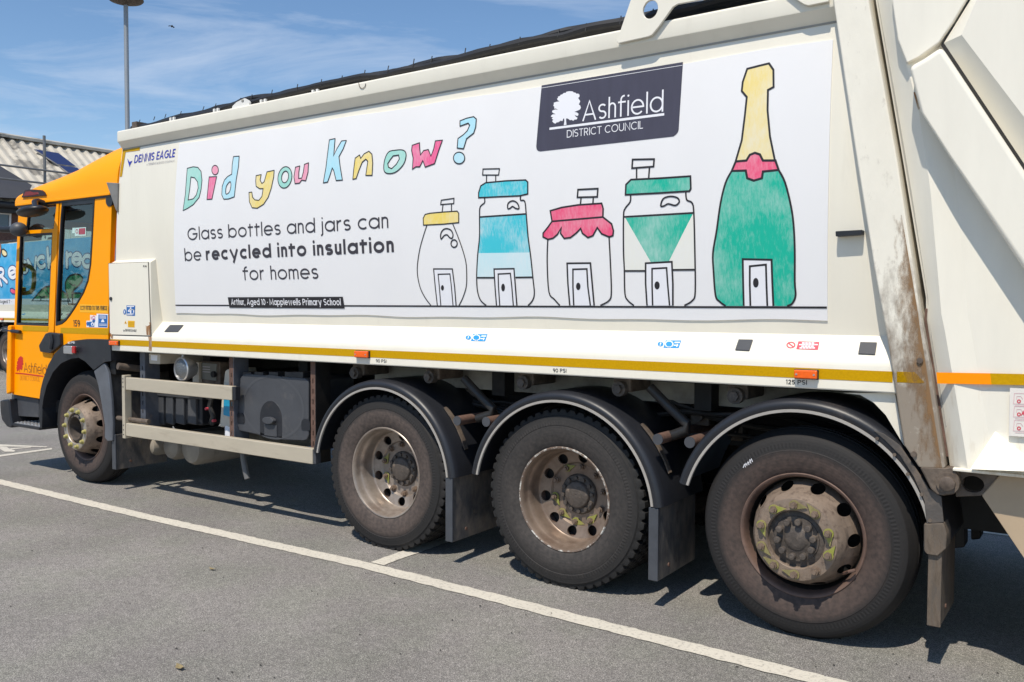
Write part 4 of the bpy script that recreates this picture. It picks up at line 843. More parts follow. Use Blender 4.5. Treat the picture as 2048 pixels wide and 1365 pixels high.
def shrink(pts, k):
    mx_ = sum(p[0] for p in pts)/len(pts); mz = sum(p[1] for p in pts)/len(pts)
    return [(mx_+(p[0]-mx_)*k, mz+(p[1]-mz)*k) for p in pts]
def side(s):
    a, b = yy(s, CY, CY+.05)
    o = MB().plate(side_out, a, b, [side_win]).build('cab_side', M['orange'], T, bevel=.006)
    a, b = yy(s, CY-.004, CY+.03)
    MB().plate(side_win, a, b, [shrink(side_win, .925)]).build('window_seal', M['plastic'], o, bevel=.004)
    a = CY+.014 if s == 0 else 2.5-CY-.014; MB().flat(shrink(side_win, .93), a).build('side_window', M['glass_dark'], o)
    a, b = yy(s, CY-.004, CY+.045)
    d = MB().plate(door_out, a, b, [win_lo, win_up]).build('cab_door', M['orange'], T, bevel=.006)
    a, b = yy(s, CY-.002, CY+.03); MB().plate(win_lo, a, b, [shrink(win_lo, .955)]).build('window_seal', M['plastic'], d, bevel=.003)
    a = CY+.012 if s == 0 else 2.5-CY-.012; MB().flat(shrink(win_lo, .97), a).build('door_window', M['glass'], d)
    a, b = yy(s, CY-.002, CY+.03); MB().plate(win_up, a, b, [shrink(win_up, .955)]).build('window_seal', M['plastic'], d, bevel=.003)
    a = CY+.012 if s == 0 else 2.5-CY-.012; MB().flat(shrink(win_up, .97), a).build('upper_window', M['glass_dark'], d)
    return o, d
near_side, near_door = side(0); side(1)
# front corner, windscreen panel and nose: swept round in plan
zb, zt = .74, 2.66
def xfront(z): return -9.13+(z-.74)*.115 if z > 1.3 else -9.066-(1.3-z)*.05
plan = [(0, .03), (-.03, .055), (-.075, .12), (-.115, .25), (-.14, .45), (-.155, .8), (-.16, 1.25)]; plan = plan+[(a, 2.5-b) for a, b in plan[-2::-1]]
def band(z0, z1, nz=6, off=0):
    vs = []; n_ = len(plan)
    for i in range(nz+1):
        z = z0+(z1-z0)*i/nz
        for a, b in plan: vs.append((xfront(z)+a+off+.03, b+.03 if b < 1.25 else b-.03, z))
    return vs, [(i*n_+j, i*n_+j+1, (i+1)*n_+j+1, (i+1)*n_+j) for i in range(nz) for j in range(n_-1)]
v_, f_ = band(zb, 1.32); MB().add(v_, f_).build('front_panel', M['orange'], T)
v_, f_ = band(1.32, 2.42); nn = len(plan)
fk = [f for f in f_ if 2 <= f[0] % nn <= nn-4]; fo = [f for f in f_ if f not in fk]
MB().add(v_, fo).build('corner_post', M['orange'], T); MB().add(v_, fk).build('windscreen', M['glass'], T)
v_, f_ = band(2.42, 2.63, 2); MB().add(v_, f_).build('header_panel', M['orange'], T)
# roof fairing: rounded sections along the cab
secs = [(-9.16, 2.625, 2.66, 2.2), (-9.08, 2.622, 2.76, 2.4), (-8.95, 2.62, 2.845, 2.6), (-8.7, 2.62, 2.905, 2.8), (-8.35, 2.615, 2.965, 2.9), (-8.05, 2.61, 3.03, 2.9), (-7.75, 2.605, 3.125, 2.9), (-7.5, 2.60, 3.19, 2.9), (-7.32, 2.6, 3.20, 2.9), (-7.22, 2.6, 3.21, 2.9)]
ns = 40; vs = []
for x, z0, z1, e in secs:
    yo = CY-.006 if x > -9 else CY+.02+(-9-x)*1.2
    for k in range(ns+1):
        t_ = math.pi*(k/ns); cy_ = math.cos(t_); sy = math.sin(t_)
        y = 1.25-(1.25-yo)*math.copysign(abs(cy_)**(2/e), cy_); z = z0+(z1-z0)*abs(sy)**(2/e)
        xx = x
        if x > -7.3: xx = x+.06-.24*(abs(sy)**2)*.5
        vs.append((xx, y, z))
fs = [(i*(ns+1)+k, i*(ns+1)+k+1, (i+1)*(ns+1)+k+1, (i+1)*(ns+1)+k) for i in range(len(secs)-1) for k in range(ns)]
b0_ = (len(secs)-1)*(ns+1)
fs += [tuple(b0_+k for k in range(ns+1)), tuple(range(ns+1))[::-1]]
rf_ = MB().add(vs, fs).build('roof_fairing', M['orange'], T, ang=50); rf_.data.flip_normals()
# gutter seam under the fairing
gp_ = cx_([(36, 410.5), (222, 388)]); (g0, g1) = gp_
MB().prism([(g0[0]-.02, CY-.02, g0[1]-.012), (g0[0]-.02, CY+.02, g0[1]-.012), (g0[0]-.02, CY+.02, g0[1]+.012), (g0[0]-.02, CY-.02, g0[1]+.012)], (g1[0]-g0[0]+.03, 0, g1[1]-g0[1])).build('drip_rail', M['orange'], rf_, bevel=.004)
MB().prism([(g0[0], CY-.008, g0[1]-.03), (g0[0], CY+.02, g0[1]-.03), (g0[0], CY+.02, g0[1]-.012), (g0[0], CY-.008, g0[1]-.012)], (g1[0]-g0[0], 0, g1[1]-g0[1])).build('gap_seal', M['plastic'], rf_)
# smoked red lamp in the front corner of the fairing
lo = cx_(E3([(245, 828), (285, 745), (340, 735), (400, 736), (460, 742), (497, 765), (522, 803), (380, 818)]), .045)
lb = MB().plate(lo, .042, .085).build('roof_lamp', M['lens_dark'], T, bevel=.01)
MB().plate(cx_(E3([(262, 815), (290, 762), (340, 757), (380, 770), (430, 765), (440, 790), (380, 803)]), .04), .0385, .05).build('lens', M['lens_red2'], lb, bevel=.004)
# back wall and floor of the cab, interior
MB().box(-7.30, -7.26, .115, 2.385, 1.25, 2.60).build('back_wall', M['orange'], T)
MB().box(-9.1, -7.30, .12, 2.38, .60, .72).build('cab_floor', M['interior'], T)
MB().box(-9.06, -8.75, .14, 2.36, .72, 1.42).build('dashboard', M['interior'], T, bevel=.08)
MB().box(-9.0, -7.3, .115, 2.385, 2.50, 2.56).build('headlining', M['interior'], T)
def seat(y, x=-7.95):
    o = MB().box(x-.05, x+.48, y-.26, y+.26, 1.05, 1.22).build('driver_seat', M['interior'], T, bevel=.05)
    MB().prism([(x+.36, y-.25, 1.15), (x+.52, y-.25, 1.15), (x+.66, y-.2, 1.85), (x+.56, y-.2, 1.85)], (0, .5, 0)).build('backrest', M['interior'], o, bevel=.04)
    MB().prism([(x+.55, y-.14, 1.88), (x+.65, y-.14, 1.88), (x+.69, y-.12, 2.10), (x+.61, y-.12, 2.10)], (0, .28, 0)).build('headrest', M['interior'], o, bevel=.03)
    MB().box(x, x+.4, y-.2, y+.2, .72, 1.05).build('seat_base', M['interior'], o, bevel=.02)
seat(.60); seat(1.9)
sw = [(-8.52+.09*math.cos(a*.3142), .60+.22*math.sin(a*.3142), 1.52+.12*math.cos(a*.3142)) for a in range(21)]
st_o = MB().tube(sw, .016, 8).tube([(-8.52, .60, 1.52), (-8.78, .60, 1.25)], .035, 8).build('steering_wheel', M['interior'], T)
hp = [P(u, v, CY+.10) for u, v in E8([(262, 522), (300, 518), (350, 540), (386, 590), (388, 700), (378, 780), (345, 825), (290, 838), (262, 838)])]
MB().tube([tuple(p) for p in hp], .021, 10).build('grab_rail', M['handle_yellow'], T)
MB().tube([P(u, v, CY+.12) for u, v in E8([(262, 525), (268, 585)])], .025, 8).tube([P(u, v, CY+.12) for u, v in E8([(262, 838), (268, 770)])], .025, 8).build('rail_bracket', M['handle_yellow'], T)
# window stickers
a = MB(); y_ = CY+.0095
a.flat(cx_(E8([(855, 92), (980, 84), (976, 180), (852, 184)]), y_), y_); a.flat(cx_(E8([(825, 92), (854, 90), (850, 152), (820, 152)]), y_), y_)
a.flat(cx_(E8([(900, 100), (972, 95), (967, 165), (896, 168)]), y_), y_-.001, mi=1)
for v in (112, 126, 140, 154): a.flat(cx_(E8([(908, v), (962, v-3), (962, v+1), (908, v+4)]), y_), y_-.002, mi=2)
a.m = a.m; a.ribbon(cx_(E8([(876+12*math.cos(q*.5236), 132+22*math.sin(q*.5236)) for q in range(13)]), y_), .007, y_-.001, False, 1)
a.build('window_sticker', [mat('pale_sticker', (.50, .68, .64), .5), M['dark_red'], mat('pale_red_print', (.55, .2, .22), .5)], near_side)
# mirror head, arm and second mirror
mc = P(*E3([(345, 990)])[0], -.12)
mir_o = MB()
def blob(mb, c, rx_, ry_, rz_, tilt=0, n1=20, n2=12, mi=0):
    vs = []
    for i in range(n2+1):
        ph = -math.pi/2+math.pi*i/n2
        for k in range(n1):
            th = 2*math.pi*k/n1; x = rx_*math.cos(ph)*math.cos(th); y = ry_*math.cos(ph)*math.sin(th); z = rz_*math.sin(ph)
            vs.append((c[0]+x*math.cos(tilt)-z*math.sin(tilt), c[1]+y, c[2]+x*math.sin(tilt)+z*math.cos(tilt)))
    return mb.add(vs, [(i*n1+k, i*n1+(k+1) % n1, (i+1)*n1+(k+1) % n1, (i+1)*n1+k) for i in range(n2) for k in range(n1)], mi, True)
pa = P(*E3([(530, 905)])[0], CY); pm = P(*E3([(370, 985)])[0], -.10)
blob(mir_o, (pm.x, pm.y, pm.z), .19, .12, .045, .12)
mo = mir_o.build('kerb_mirror', M['gloss_black'], T, ang=80)
MB().tube([pa+Vector((0, .02, 0)), pa+Vector((-.02, -.07, .02)), pa.lerp(pm, .45)+Vector((0, -.05, .045)), pm+Vector((.06, 0, .03))], [.026, .03, .028, .026], 12).build('mirror_arm', M['gloss_black'], mo)
mk_ = MB(); q = P(*E3([(212, 1190)])[0], -.02); blob(mk_, (q.x, q.y, q.z), .085, .075, .068, .1)
mo2 = mk_.build('mirror_hinge', M['grey_plastic'], T, ang=80)
qa = P(*E3([(40, 1208)])[0], -.25); MB().tube([(q.x, q.y, q.z), (q.x-.16, q.y-.06, q.z+.0), (q.x-.62, q.y-.12, q.z+.06)], [.034, .030, .028], 12).build('mirror_bar', M['gloss_black'], mo2)
# yellow bands and lettering on door and side
y_ = CY-.0012
MB().flat(cx_(E8([(262, 1205), (562, 1215), (548, 1272), (262, 1265)]), y_), CY-.0058).build('reflective_tape', M['tape'], near_door)
MB().flat(cx_(E8([(690, 1228), (1240, 1240), (1232, 1310), (690, 1290)]), y_), y_).build('reflective_tape', M['tape'], near_side)
a = P(*E2([(456, 353)])[0], CY); b_ = P(*E2([(496, 354)])[0], CY)
text(MB(), '159', (a.x, a.z), (b_.x, b_.z), y_, .062, .12).build('fleet_number', M['ink'], near_side, auto=False)
MB().flat(cx_(E2([(496, 213), (672, 222), (671, 270), (495, 263)]), y_), y_).build('notice_plate', M['decal_orange'], near_side)
a = P(*E2([(500, 250)])[0], CY); b_ = P(*E2([(667, 252)])[0], CY)
text(MB(), 'CCTV FITTED TO THIS VEHICLE', (a.x, a.z), (b_.x, b_.z), y_-.001, .040, .13).build('notice_lettering', M['ink'], near_side, auto=False)
s_ = MB(); g_ = lambda pts, k=0, mi=0: s_.flat(cx_(E2(pts), CY), y_-.0008*k, mi=mi)
g_([(560, 281), (600, 284), (600, 272), (672, 275), (668, 360), (537, 356), (537, 316), (560, 316)], 0, 0)
g_([(612, 278), (668, 281), (666, 357), (610, 355)], 1, 1)
for x, y in ((563, 335), (600, 315)): g_([(x-17+9*math.cos(q*.5236), y+13*math.sin(q*.5236)) for q in range(12)], 1, 1)
g_([(553, 322), (586, 322), (586, 354), (553, 354)], 1, 1)
g_([(576+10*math.cos(q*.5236), 338+12*math.sin(q*.5236)) for q in range(12)], 2, 0)
g_([(572, 336), (580, 332), (580, 345), (572, 345)], 3, 1); g_([(565, 290), (569, 290), (569, 308), (565, 308)], 1, 2)
s_.ribbon(cx_(E2([(583+8*math.cos(q*.5236), 298+11*math.sin(q*.5236)) for q in range(13)]), CY), .007, y_-.001, False, 2)
for v in (284, 291, 298): g_([(618, v), (660, v+2), (660, v+5), (618, v+3)], 2, 0)
g_([(634, 308), (644, 308), (650, 325), (628, 325)], 2, 0)
for v in (335, 343): g_([(616, v), (664, v+1), (664, v+4), (616, v+3)], 2, 0)
s_.build('safety_sticker', [M['white_print'], M['safety_blue'], M['safety_red']], near_side)
# council crest on the door: red tree, name, line
cr = MB(); yd = CY-.0056
tr2 = [(p[0]*.122+66, (p[1]-440)*.2415+536) for p in tr]; cr.flat(cx_(E2(tr2), CY), yd)
cr.ribbon(cx_(E2([(98, 641), (150, 645), (272, 661)]), CY), .012, yd-.0004)
cr.build('door_crest', M['tree_red'], near_door)
a = P(*E2([(152, 633)])[0], CY); b_ = P(*E2([(292, 652)])[0], CY)
text(MB(), 'Ashfield', (a.x, a.z), (b_.x, b_.z), yd-.0008, .092, .05).build('door_lettering', M['brown_print'], near_door, auto=False)
a = P(*E2([(128, 684)])[0], CY); b_ = P(*E2([(250, 692)])[0], CY)
text(MB(), 'DISTRICT COUNCIL', (a.x, a.z), (b_.x, b_.z), yd-.0008, .046, .05).build('door_lettering', M['faint_print'], near_door, auto=False)
# door latch box, front hinge
lt = cx_(E2([(243, 470), (285, 395), (305, 388), (372, 396), (375, 470), (312, 518), (252, 508)]), .03)
lt_o = MB().plate(lt, .022, .07).build('latch_box', M['plastic'], T, bevel=.012)
lh = [P(u, v, .018) for u, v in E2([(318, 405), (325, 440), (318, 490)])]; MB().tube(lh, .022, 10).build('latch_lever', M['plastic'], lt_o)
hh = [P(u, v, CY-.03) for u, v in E2([(20, 375), (60, 378), (95, 382), (125, 386)])]; MB().tube(hh, .018, 8).build('door_hinge', M['plastic'], T)
pn = MB().plate(cx_(E2([(58, 345), (76, 345), (72, 760), (50, 772), (48, 700)]), .03), .015, .06).build('nose_panel', M['orange'], T, bevel=.012)
# air intake scoop and vent behind the cab
sc_ = MB(); q = [P(u, v, .02) for u, v in ((212, 365), (235, 366.5), (234, 425), (230.5, 419))]
sc_.prism([tuple(p) for p in q], (0, .35, 0)).build('air_intake', mat('weathered_grey_plastic', (.19, .185, .175), .6, var=.2, vscale=9), T, bevel=.006)
ve = P(219.5, 401, CY); MB().tube([(ve.x, CY-.006, ve.z), (ve.x, CY+.01, ve.z)], .055, 16).build('vent', M['plastic'], near_side)
# lower step and front bumper corner
stp = MB().plate(cx_(E2([(76, 772), (246, 801), (246, 915), (76, 905)]), .10), .09, .16).build('step_panel', M['grey_plastic'], T, bevel=.01)
MB().plate(cx_(E2([(3, 812), (20, 806), (62, 802), (70, 900), (80, 968), (74, 982), (45, 972), (14, 930), (6, 880)]), .02), .01, .30).build('bumper_corner', M['plastic'], T, bevel=.02)
z_ = P(*E2([(150, 960)])[0], .03).z
xs0, xs1 = P(*E2([(78, 945)])[0], .02).x, P(*E2([(243, 975)])[0], .02).x
tr_o = MB().box(xs0, xs1, .02, .34, z_-.03, z_+.0).build('cab_step', M['plastic'], T, bevel=.006)
tm = MB(); tm.box(xs0+.02, xs1-.01, .03, .32, z_, z_+.006)
for i in range(13):
    for j in range(8):
        x = xs0+.05+(xs1-xs0-.09)*i/12; y = .05+.24*j/7+(.015 if i % 2 else 0); tm.box(x-.014, x+.014, y-.006, y+.006, z_+.006, z_+.013)
tm.build('tread_plate', M['silver'], tr_o)
MB().box(-9.2, -8.4, .35, 2.2, .45, .74).build('bumper', M['plastic'], T, bevel=.03)
# wheel arch of the cab
fo_ = E2([(245, 800), (253, 740), (268, 680), (300, 590), (340, 520), (390, 470), (450, 440), (540, 430), (620, 432), (685, 436)])
fi_ = E2([(262, 860), (272, 790), (290, 720), (330, 635), (380, 580), (440, 552), (490, 546), (530, 570), (560, 600), (582, 622), (650, 572), (690, 566)])
ar = cx_(fo_, -.01)+cx_(fi_, -.01)[::-1]
fe = MB().plate(ar, -.012, .30).build('wheel_arch', M['plastic'], T, bevel=.014)
fd = cx_(E2([(245, 800), (262, 860), (258, 985), (247, 985), (240, 900)]), -.01); MB().plate(fd, -.01, .14).build('arch_edge', M['plastic'], fe, bevel=.006)
il = cx_(E2([(412, 470), (468, 473), (468, 525), (412, 520)]), -.01)
io = MB().plate(il, -.045, -.005).build('indicator', M['silver'], T, bevel=.014)
MB().plate(cx_(E2([(447, 474), (466, 476), (466, 520), (447, 518)]), -.045), -.052, -.03).build('lens', M['lens_red'], io, bevel=.008)
label('60 PSI', 136, 688.2, 150, 687.5, -.012, 4.2, M['white_print'], 'lettering', .12)
# rear wing of the front wheel: angled skin, lip and flap
wl = cx_(E2([(582, 628), (648, 575), (672, 640), (690, 800), (700, 960), (698, 1062), (672, 1066), (650, 1040), (650, 960), (632, 840), (610, 720)]), .0)
wo = MB().plate(wl, -.005, .03).build('wing_lip', mat('sunlit_black_plastic', (.11, .12, .14), .35, var=.2, vscale=6), T, bevel=.012)  # black plastic lip, paled in its colour for the sun on it
sk0 = [P(u, v, .03) for u, v in E2([(648, 575), (672, 640), (690, 800), (700, 960), (698, 1062)])]
w2 = MB(); vs = [tuple(p) for p in sk0]+[(p.x+.03, .60, p.z) for p in sk0]; k = len(sk0)
w2.add(vs+[(a-.012, b, c_) for a, b, c_ in vs], [(i, i+1, k+i+1, k+i) for i in range(k-1)]+[(2*k+i, 2*k+k+i, 2*k+k+i+1, 2*k+i+1) for i in range(k-1)])
w2.build('wing_skin', M['flap'], wo)
MB().box(-7.275, -7.19, .03, .55, 1.02, 1.235).build('wing_top', M['chassis'], T, bevel=.01)
fx = P(*E2([(695, 1070)])[0], 0)
def mudflap(x, z0, z1, y0=.0, y1=.50, mt='flap', th=.022, edge=None):
    o = MB().prism([(x-th, y0+.006, z0), (x-th, y0+.006, z1), (x-th, y1, z1), (x-th, y1, z0+.004)], (th, 0, 0)).build('mudflap', M[mt], T, bevel=.003)
    MB().box(x-th-.030, x+.004, y0-.004, y0+.010, z0+.002, z1).build('flap_edge', edge or mat_flap_edge, o, bevel=.004)
    rows = []
    for i in range(9):
        z = z0+.01+(z1-z0-.03)*i/8; k = .18 if i in (0, 8) else .40+.1*math.sin(i*2.3+x*7)
        rows.append([((x+.0008, y0+.02+(y1-y0-.04)*j/6, z), (k*(-.1, .25, .8, 1.15, .8, .3, -.1)[j])) for j in range(7)])
    if mt == 'flap': stain('mud_smear', rows, 'dirt_wash', o)
    c_ = MB()
    for zz in (z0+.06,): c_.tube([(x-.002, y0+.14, zz), (x+.006, y0+.14, zz)], .011, 10)
    c_.build('bolt', M['rusty'], o); return o
mat_flap_edge = mat('flap_edge_rubber', (.060, .066, .078), .42, var=.25, vscale=8)
mudflap(fx.x+.02, .19, .50, .02, .52)
# ================================================================== chassis and side gear
for y in (.80, 1.62): MB().box(-8.6, -.45, y, y+.08, .80, 1.07).build('chassis_rail', M['chassis'], T)
MB().box(-7.1, -.85, .35, 2.15, 1.20, 1.232).build('body_floor', M['chassis'], T)
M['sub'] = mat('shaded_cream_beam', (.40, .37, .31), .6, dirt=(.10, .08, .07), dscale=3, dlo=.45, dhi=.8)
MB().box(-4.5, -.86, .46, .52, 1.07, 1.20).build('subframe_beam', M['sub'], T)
for x in (-6.4, -5.2, -3.35, -1.95): MB().box(x, x+.10, .35, 2.15, 1.05, 1.20).build('cross_member', M['chassis'], T)
MB().box(-7.2, -4.6, .72, 1.7, .55, 1.06).build('gearbox', M['chassis'], T, bevel=.05)
for x in (-4.02, -2.62, -1.25, -7.77):
    o = MB().tube([(x, .35, .508), (x, 2.15, .508)], .085, 14).build('axle', M['chassis'], T)
    blob(MB(), (x, 1.25, .508), .24, .26, .23).build('differential', M['chassis'], o, ang=80)
def beam(u0, v0t, v0b, u1, v1t, v1b, y0, y1, mt, name, par=T, bev=.006):
    q = xz([(u0, v0b), (u1, v1b), (u1, v1t), (u0, v0t)], y0); return MB().plate(q, y0, y1).build(name, M[mt], par, bevel=bev)
za, zb_ = .903, 1.012
r_o = MB().box(-6.985, -5.555, .0, .05, .905, 1.012).build('side_guard_rail', M['alu'], T, bevel=.006)
MB().box(-5.553, -5.515, .004, .052, .908, 1.010).build('end_cap', M['plastic'], r_o, bevel=.004)
r_o = MB().box(-6.99, -4.665, .0, .05, .508, .618).build('side_guard_rail', M['alu'], T, bevel=.006)
MB().box(-4.663, -4.635, .004, .052, .512, .615).build('end_cap', M['grey_plastic'], r_o, bevel=.004)
so_ = MB().box(-7.035, -6.993, -.004, .06, .485, 1.03).build('guard_upright', M['alu'], T, bevel=.004)
for z in (.52, .56, .60, .93, .97, 1.0): MB().cyl((-7.014, z), .005, -.008, -.003, 8).build('rivet', M['pad'], so_)
def channel(u, y, wpx, mt, mt2, z0=.50, z1=1.235):
    p0 = P(u, 800, y); x0 = p0.x; wx = P(u+wpx, 800, y).x-x0
    m_ = MB().plate([(x0, z0), (x0+wx, z0), (x0+wx, z1), (x0, z1)], y, y+.006, [[(x0+wx*.40, z0+.05+i*.075), (x0+wx*.60, z0+.05+i*.075), (x0+wx*.60, z0+.085+i*.075), (x0+wx*.40, z0+.085+i*.075)] for i in range(int((z1-z0-.1)/.075))])
    o = m_.build('support_post', M[mt], T); MB().box(x0+wx, x0+wx+.006, y, y+.14, z0, z1).build('post_web', M[mt2], o)
    MB().box(x0, x0+wx, y+.05, y+.055, z0, z1).build('post_back', M['chassis'], o); return o
channel(281, .10, 9, 'post', 'post'); channel(459, .055, 8, 'rusty', 'post'); channel(621.5, .06, 9, 'rusty', 'chassis')
# grey plastic tool box with a sunken handle
tb = xz([(482, 757), (487, 750), (495, 748), (612, 757), (619, 763), (620, 870), (616, 879), (605, 882), (560, 880), (500, 866), (480, 862), (477, 850)], .10)
to = MB().plate(tb, .09, .55).build('tool_box', M['grey_plastic'], T, bevel=.022, seg=3)
def ring3(u, v, rx_, rz_, y, n=24, a0=0, a1=360):
    p = P(u, v, y); return [(p.x+rx_*math.cos(R(a0+(a1-a0)*i/n)), p.z+rz_*math.sin(R(a0+(a1-a0)*i/n))) for i in range(n+(0 if a1-a0 >= 360 else 1))]
hc = P(542, 850, .09)
arc_ = [(hc.x+.125*math.cos(R(a)), hc.z+.05+.13*math.sin(R(a))) for a in range(0, 181, 15)]+[(hc.x-.125, hc.z-.09), (hc.x+.125, hc.z-.09)]
MB().plate(arc_, .0885, .092).build('handle_recess', M['plastic'], to, bevel=.004)  # nearly flush plate, the shade of the recess put into its dark colour
MB().plate([(hc.x+.062*math.cos(a*.5236), hc.z+.035+.026*math.sin(a*.5236)) for a in range(12)], .055, .09).build('handle', M['grey_plastic'], to, bevel=.012)
MB().plate([(hc.x-.07, hc.z-.085), (hc.x+.07, hc.z-.085), (hc.x+.07, hc.z+.0), (hc.x-.07, hc.z+.0)], .082, .089).build('latch', M['grey_plastic'], to, bevel=.004)
for u, v in ((481, 836), (612, 849)):
    p = P(u, v, .088); MB().plate([(p.x-.045, p.z-.04), (p.x+.045, p.z-.04), (p.x+.045, p.z+.01)]+[(p.x+.045*math.cos(R(a)), p.z+.01+.03*math.sin(R(a))) for a in range(30, 180, 30)]+[(p.x-.045, p.z+.01)], .084, .092).build('corner_recess', M['plastic'], to)
big = ring3(545, 815, .34, .23, .09, 40); rg = MB()
rg.ribbon([(a, b) for a, b in big if True], .02, .0885, True); rg.build('moulded_ring', mat('moulded_grey', (.068, .071, .080), .5), to)
for u in (498, 522, 551, 583, 601): p = P(u, 752, .12); MB().box(p.x-.05, p.x+.05, .10, .2, p.z-.012, p.z+.028).build('lid_hinge', M['plastic'], to)
# battery case with ribs
bx = xz([(312, 790), (403, 797), (403, 852), (316, 843)], .25); ba = MB().plate(bx, .25, .75).build('battery_case', M['plastic'], T, bevel=.02)
for u0, u1 in ((314, 327), (332, 346), (352, 368), (376, 392)):
    q = xz([(u0, 792), (u1, 793), (u1, 851), (u0, 847)], .23); MB().plate(q, .225, .26).build('case_rib', M['grey_plastic'], ba, bevel=.012)
q = xz([(313, 785), (405, 793), (405, 800), (313, 792)], .22); MB().plate(q, .215, .75).build('case_lid', M['grey_plastic'], ba, bevel=.008)
hs = MB(); h0 = [P(u, v, .2) for u, v in ((415, 795), (424, 800), (421, 815), (428, 835), (424, 850))]; hs.tube(h0, .018, 8); hs.tube([p+Vector((-.09, .05, 0)) for p in h0], .015, 8); hs.build('cable_loom', M['pipe'], T)
for u, v in ((413, 818), (427, 842)): p = P(u, v, .18); MB().cyl((p.x, p.z), .011, .17, .2, 8).build('cable_plug', M['safety_red'], T)
# control box, cream backing, lamp bracket box
q = xz([(398, 722), (440, 725), (440, 790), (398, 786)], .30); bo_ = MB().plate(q, .30, .5).build('control_box', M['grime'], T, bevel=.006)
q = xz([(402, 726), (434, 729), (432, 762), (402, 758)], .295); MB().plate(q, .292, .302).build('box_panel', mat('grey_panel', (.20, .20, .18), .5), bo_)
p = P(429, 749, .29); k_ = MB().cyl((p.x, p.z), .026, .27, .295, 14); k_.build('dial', M['plastic'], bo_)
pm_ = MB()
for v in (733, 738, 743): q = xz([(405, v), (420, v+1), (420, v+2.5), (405, v+1.5)], .29); pm_.flat(q, .2905)
pm_.build('panel_print', M['grey_print'], bo_)
beam(385, 724, 765, 398, 725, 766, .27, .4, 'beige_box', 'backing_plate')
q = xz([(297, 707), (320, 709), (319, 729), (298, 728)], .12); jb = MB().plate(q, .12, .60).build('junction_box', M['beige_box'], T, bevel=.008)
q = xz([(301, 710), (315, 711), (314, 722), (302, 721)], .118); MB().flat(q, .1185).build('box_label', M['white_print'], jb)
# round work lamp
lc = P(362, 739, .06); rl = .098
wl_ = MB().lathe([(0, .14), (.06, .12), (rl*.95, .05), (rl, .02), (rl, .0), (rl*.9, -.006), (rl*.86, .004)], lc.x, lc.z, 32, y0=.06).build('work_lamp', M['silver'], T)
MB().lathe([(rl*.88, .004), (rl*.6, -.012), (rl*.3, -.018), (0.001, -.02)], lc.x, lc.z, 32, y0=.06).build('lens', M['clear'], wl_)
MB().tube([(lc.x-.06, .12, lc.z+.08), (lc.x-.07, .14, lc.z+.22)], .012, 8).build('lamp_bracket', M['silver'], wl_)
# cream and blue fluid tank with a white cap
q = xz([(450, 741), (460, 737), (461, 855), (439, 855), (443, 800)], .16); ft = MB().plate(q, .16, .42).build('fluid_tank', M['beige_box'], T, bevel=.012)
q = xz([(447, 796), (459, 797), (486, 835), (478, 840), (446, 830)], .155); MB().plate(q, .152, .35).build('blue_cover', M['blue'], ft, bevel=.01)
p = P(449, 864, .14); MB().tube([(p.x, .22, p.z-.045), (p.x, .22, p.z+.045)], .062, 16).build('filler_cap', M['white_print'], ft)
# air tanks lying across the truck, drain hose, rods
for u, v, r_ in ((300, 893, .095), (343, 893, .125), (383, 898, .145)):
    p = P(u, v, .38); MB().lathe([(0, -.02), (r_*.5, -.012), (r_*.85, .01), (r_, .05), (r_, .9), (0, .95)], p.x, p.z, 24, y0=.36).build('air_tank', M['tank'], T)
p = [P(u, v, .12) for u, v in ((484, 895), (487, 920), (491, 943), (495, 958))]; MB().tube(p, .022, 10).build('drain_hose', mat('grey_hose', (.13, .13, .13), .6), T)
pa = P(240, 732.5, .02); MB().tube([(pa.x, .0, pa.z), (pa.x+.05, .35, pa.z-.06)], .030, 12).build('stub_rod', M['grime'], T)
pa = P(238, 836, .05); MB().tube([(pa.x, .04, pa.z), (pa.x+.45, .05, pa.z+.0)], .02, 10).build('stay_rod', M['grime'], T)
p = P(247, 892, .2)
# body mounts, stub tubes, bent pipes
for u, v in ((712, 746), (861, 754), (1048, 765), (1240, 778), (1472, 792)):
    q = P(u, v, .12); o = MB().box(q.x-.055, q.x+.055, .14, .40, q.z-.02, 1.236).build('body_mount', M['grime'], T, bevel=.012)
    MB().cyl((q.x, q.z), .042, .10, .15, 14).cyl((q.x, q.z), .026, .08, .105, 6).build('mount_bolt', M['hub'], o)
for u, v in ((915, 842), (973, 844), (1316, 879), (1380, 885)):
    q = P(u, v, .03); o = MB().tube([(q.x, .03, q.z), (q.x, .75, q.z)], .030, 14).build('stub_tube', M['rusty'], T)
    MB().tube([(q.x, .024, q.z), (q.x, .032, q.z)], .030, 14).build('tube_plug', M['grey_plastic'], o)
for pts in (((928, 757), (958, 790), (986, 818), (984, 828), (955, 838)), ((1300, 775), (1336, 812), (1374, 848), (1372, 860), (1338, 874))):
    MB().tube([P(u, v, .16) for u, v in pts], .027, 12).build('bent_pipe', M['pipe'], T)
# air lines and cables hanging along the chassis
rq = random.Random(5)
for i in range(7):
    x0 = -4.7+rq.random()*1.2; x1 = x0+1.4+rq.random()*1.6; y = .38+.06*i; z = .95+.03*(i % 4)
    MB().tube([(x0+(x1-x0)*k/12, y+.03*math.sin(k*1.3+i), z-.07*math.sin(math.pi*k/12*(1+i % 3))+.015*math.sin(k*2.1)) for k in range(13)], .011+.004*(i % 3), 8).build('air_line', M['pipe'], T)
for x, z in ((-3.75, 1.0), (-3.2, .98), (-2.05, 1.0), (-1.85, .93)):
    o = MB().box(x, x+.12, .52, .62, z-.06, z+.06).build('brake_valve', M['grime'], T, bevel=.012); MB().cyl((x+.06, z), .035, .48, .53, 12).build('valve_cap', M['hub'], o)
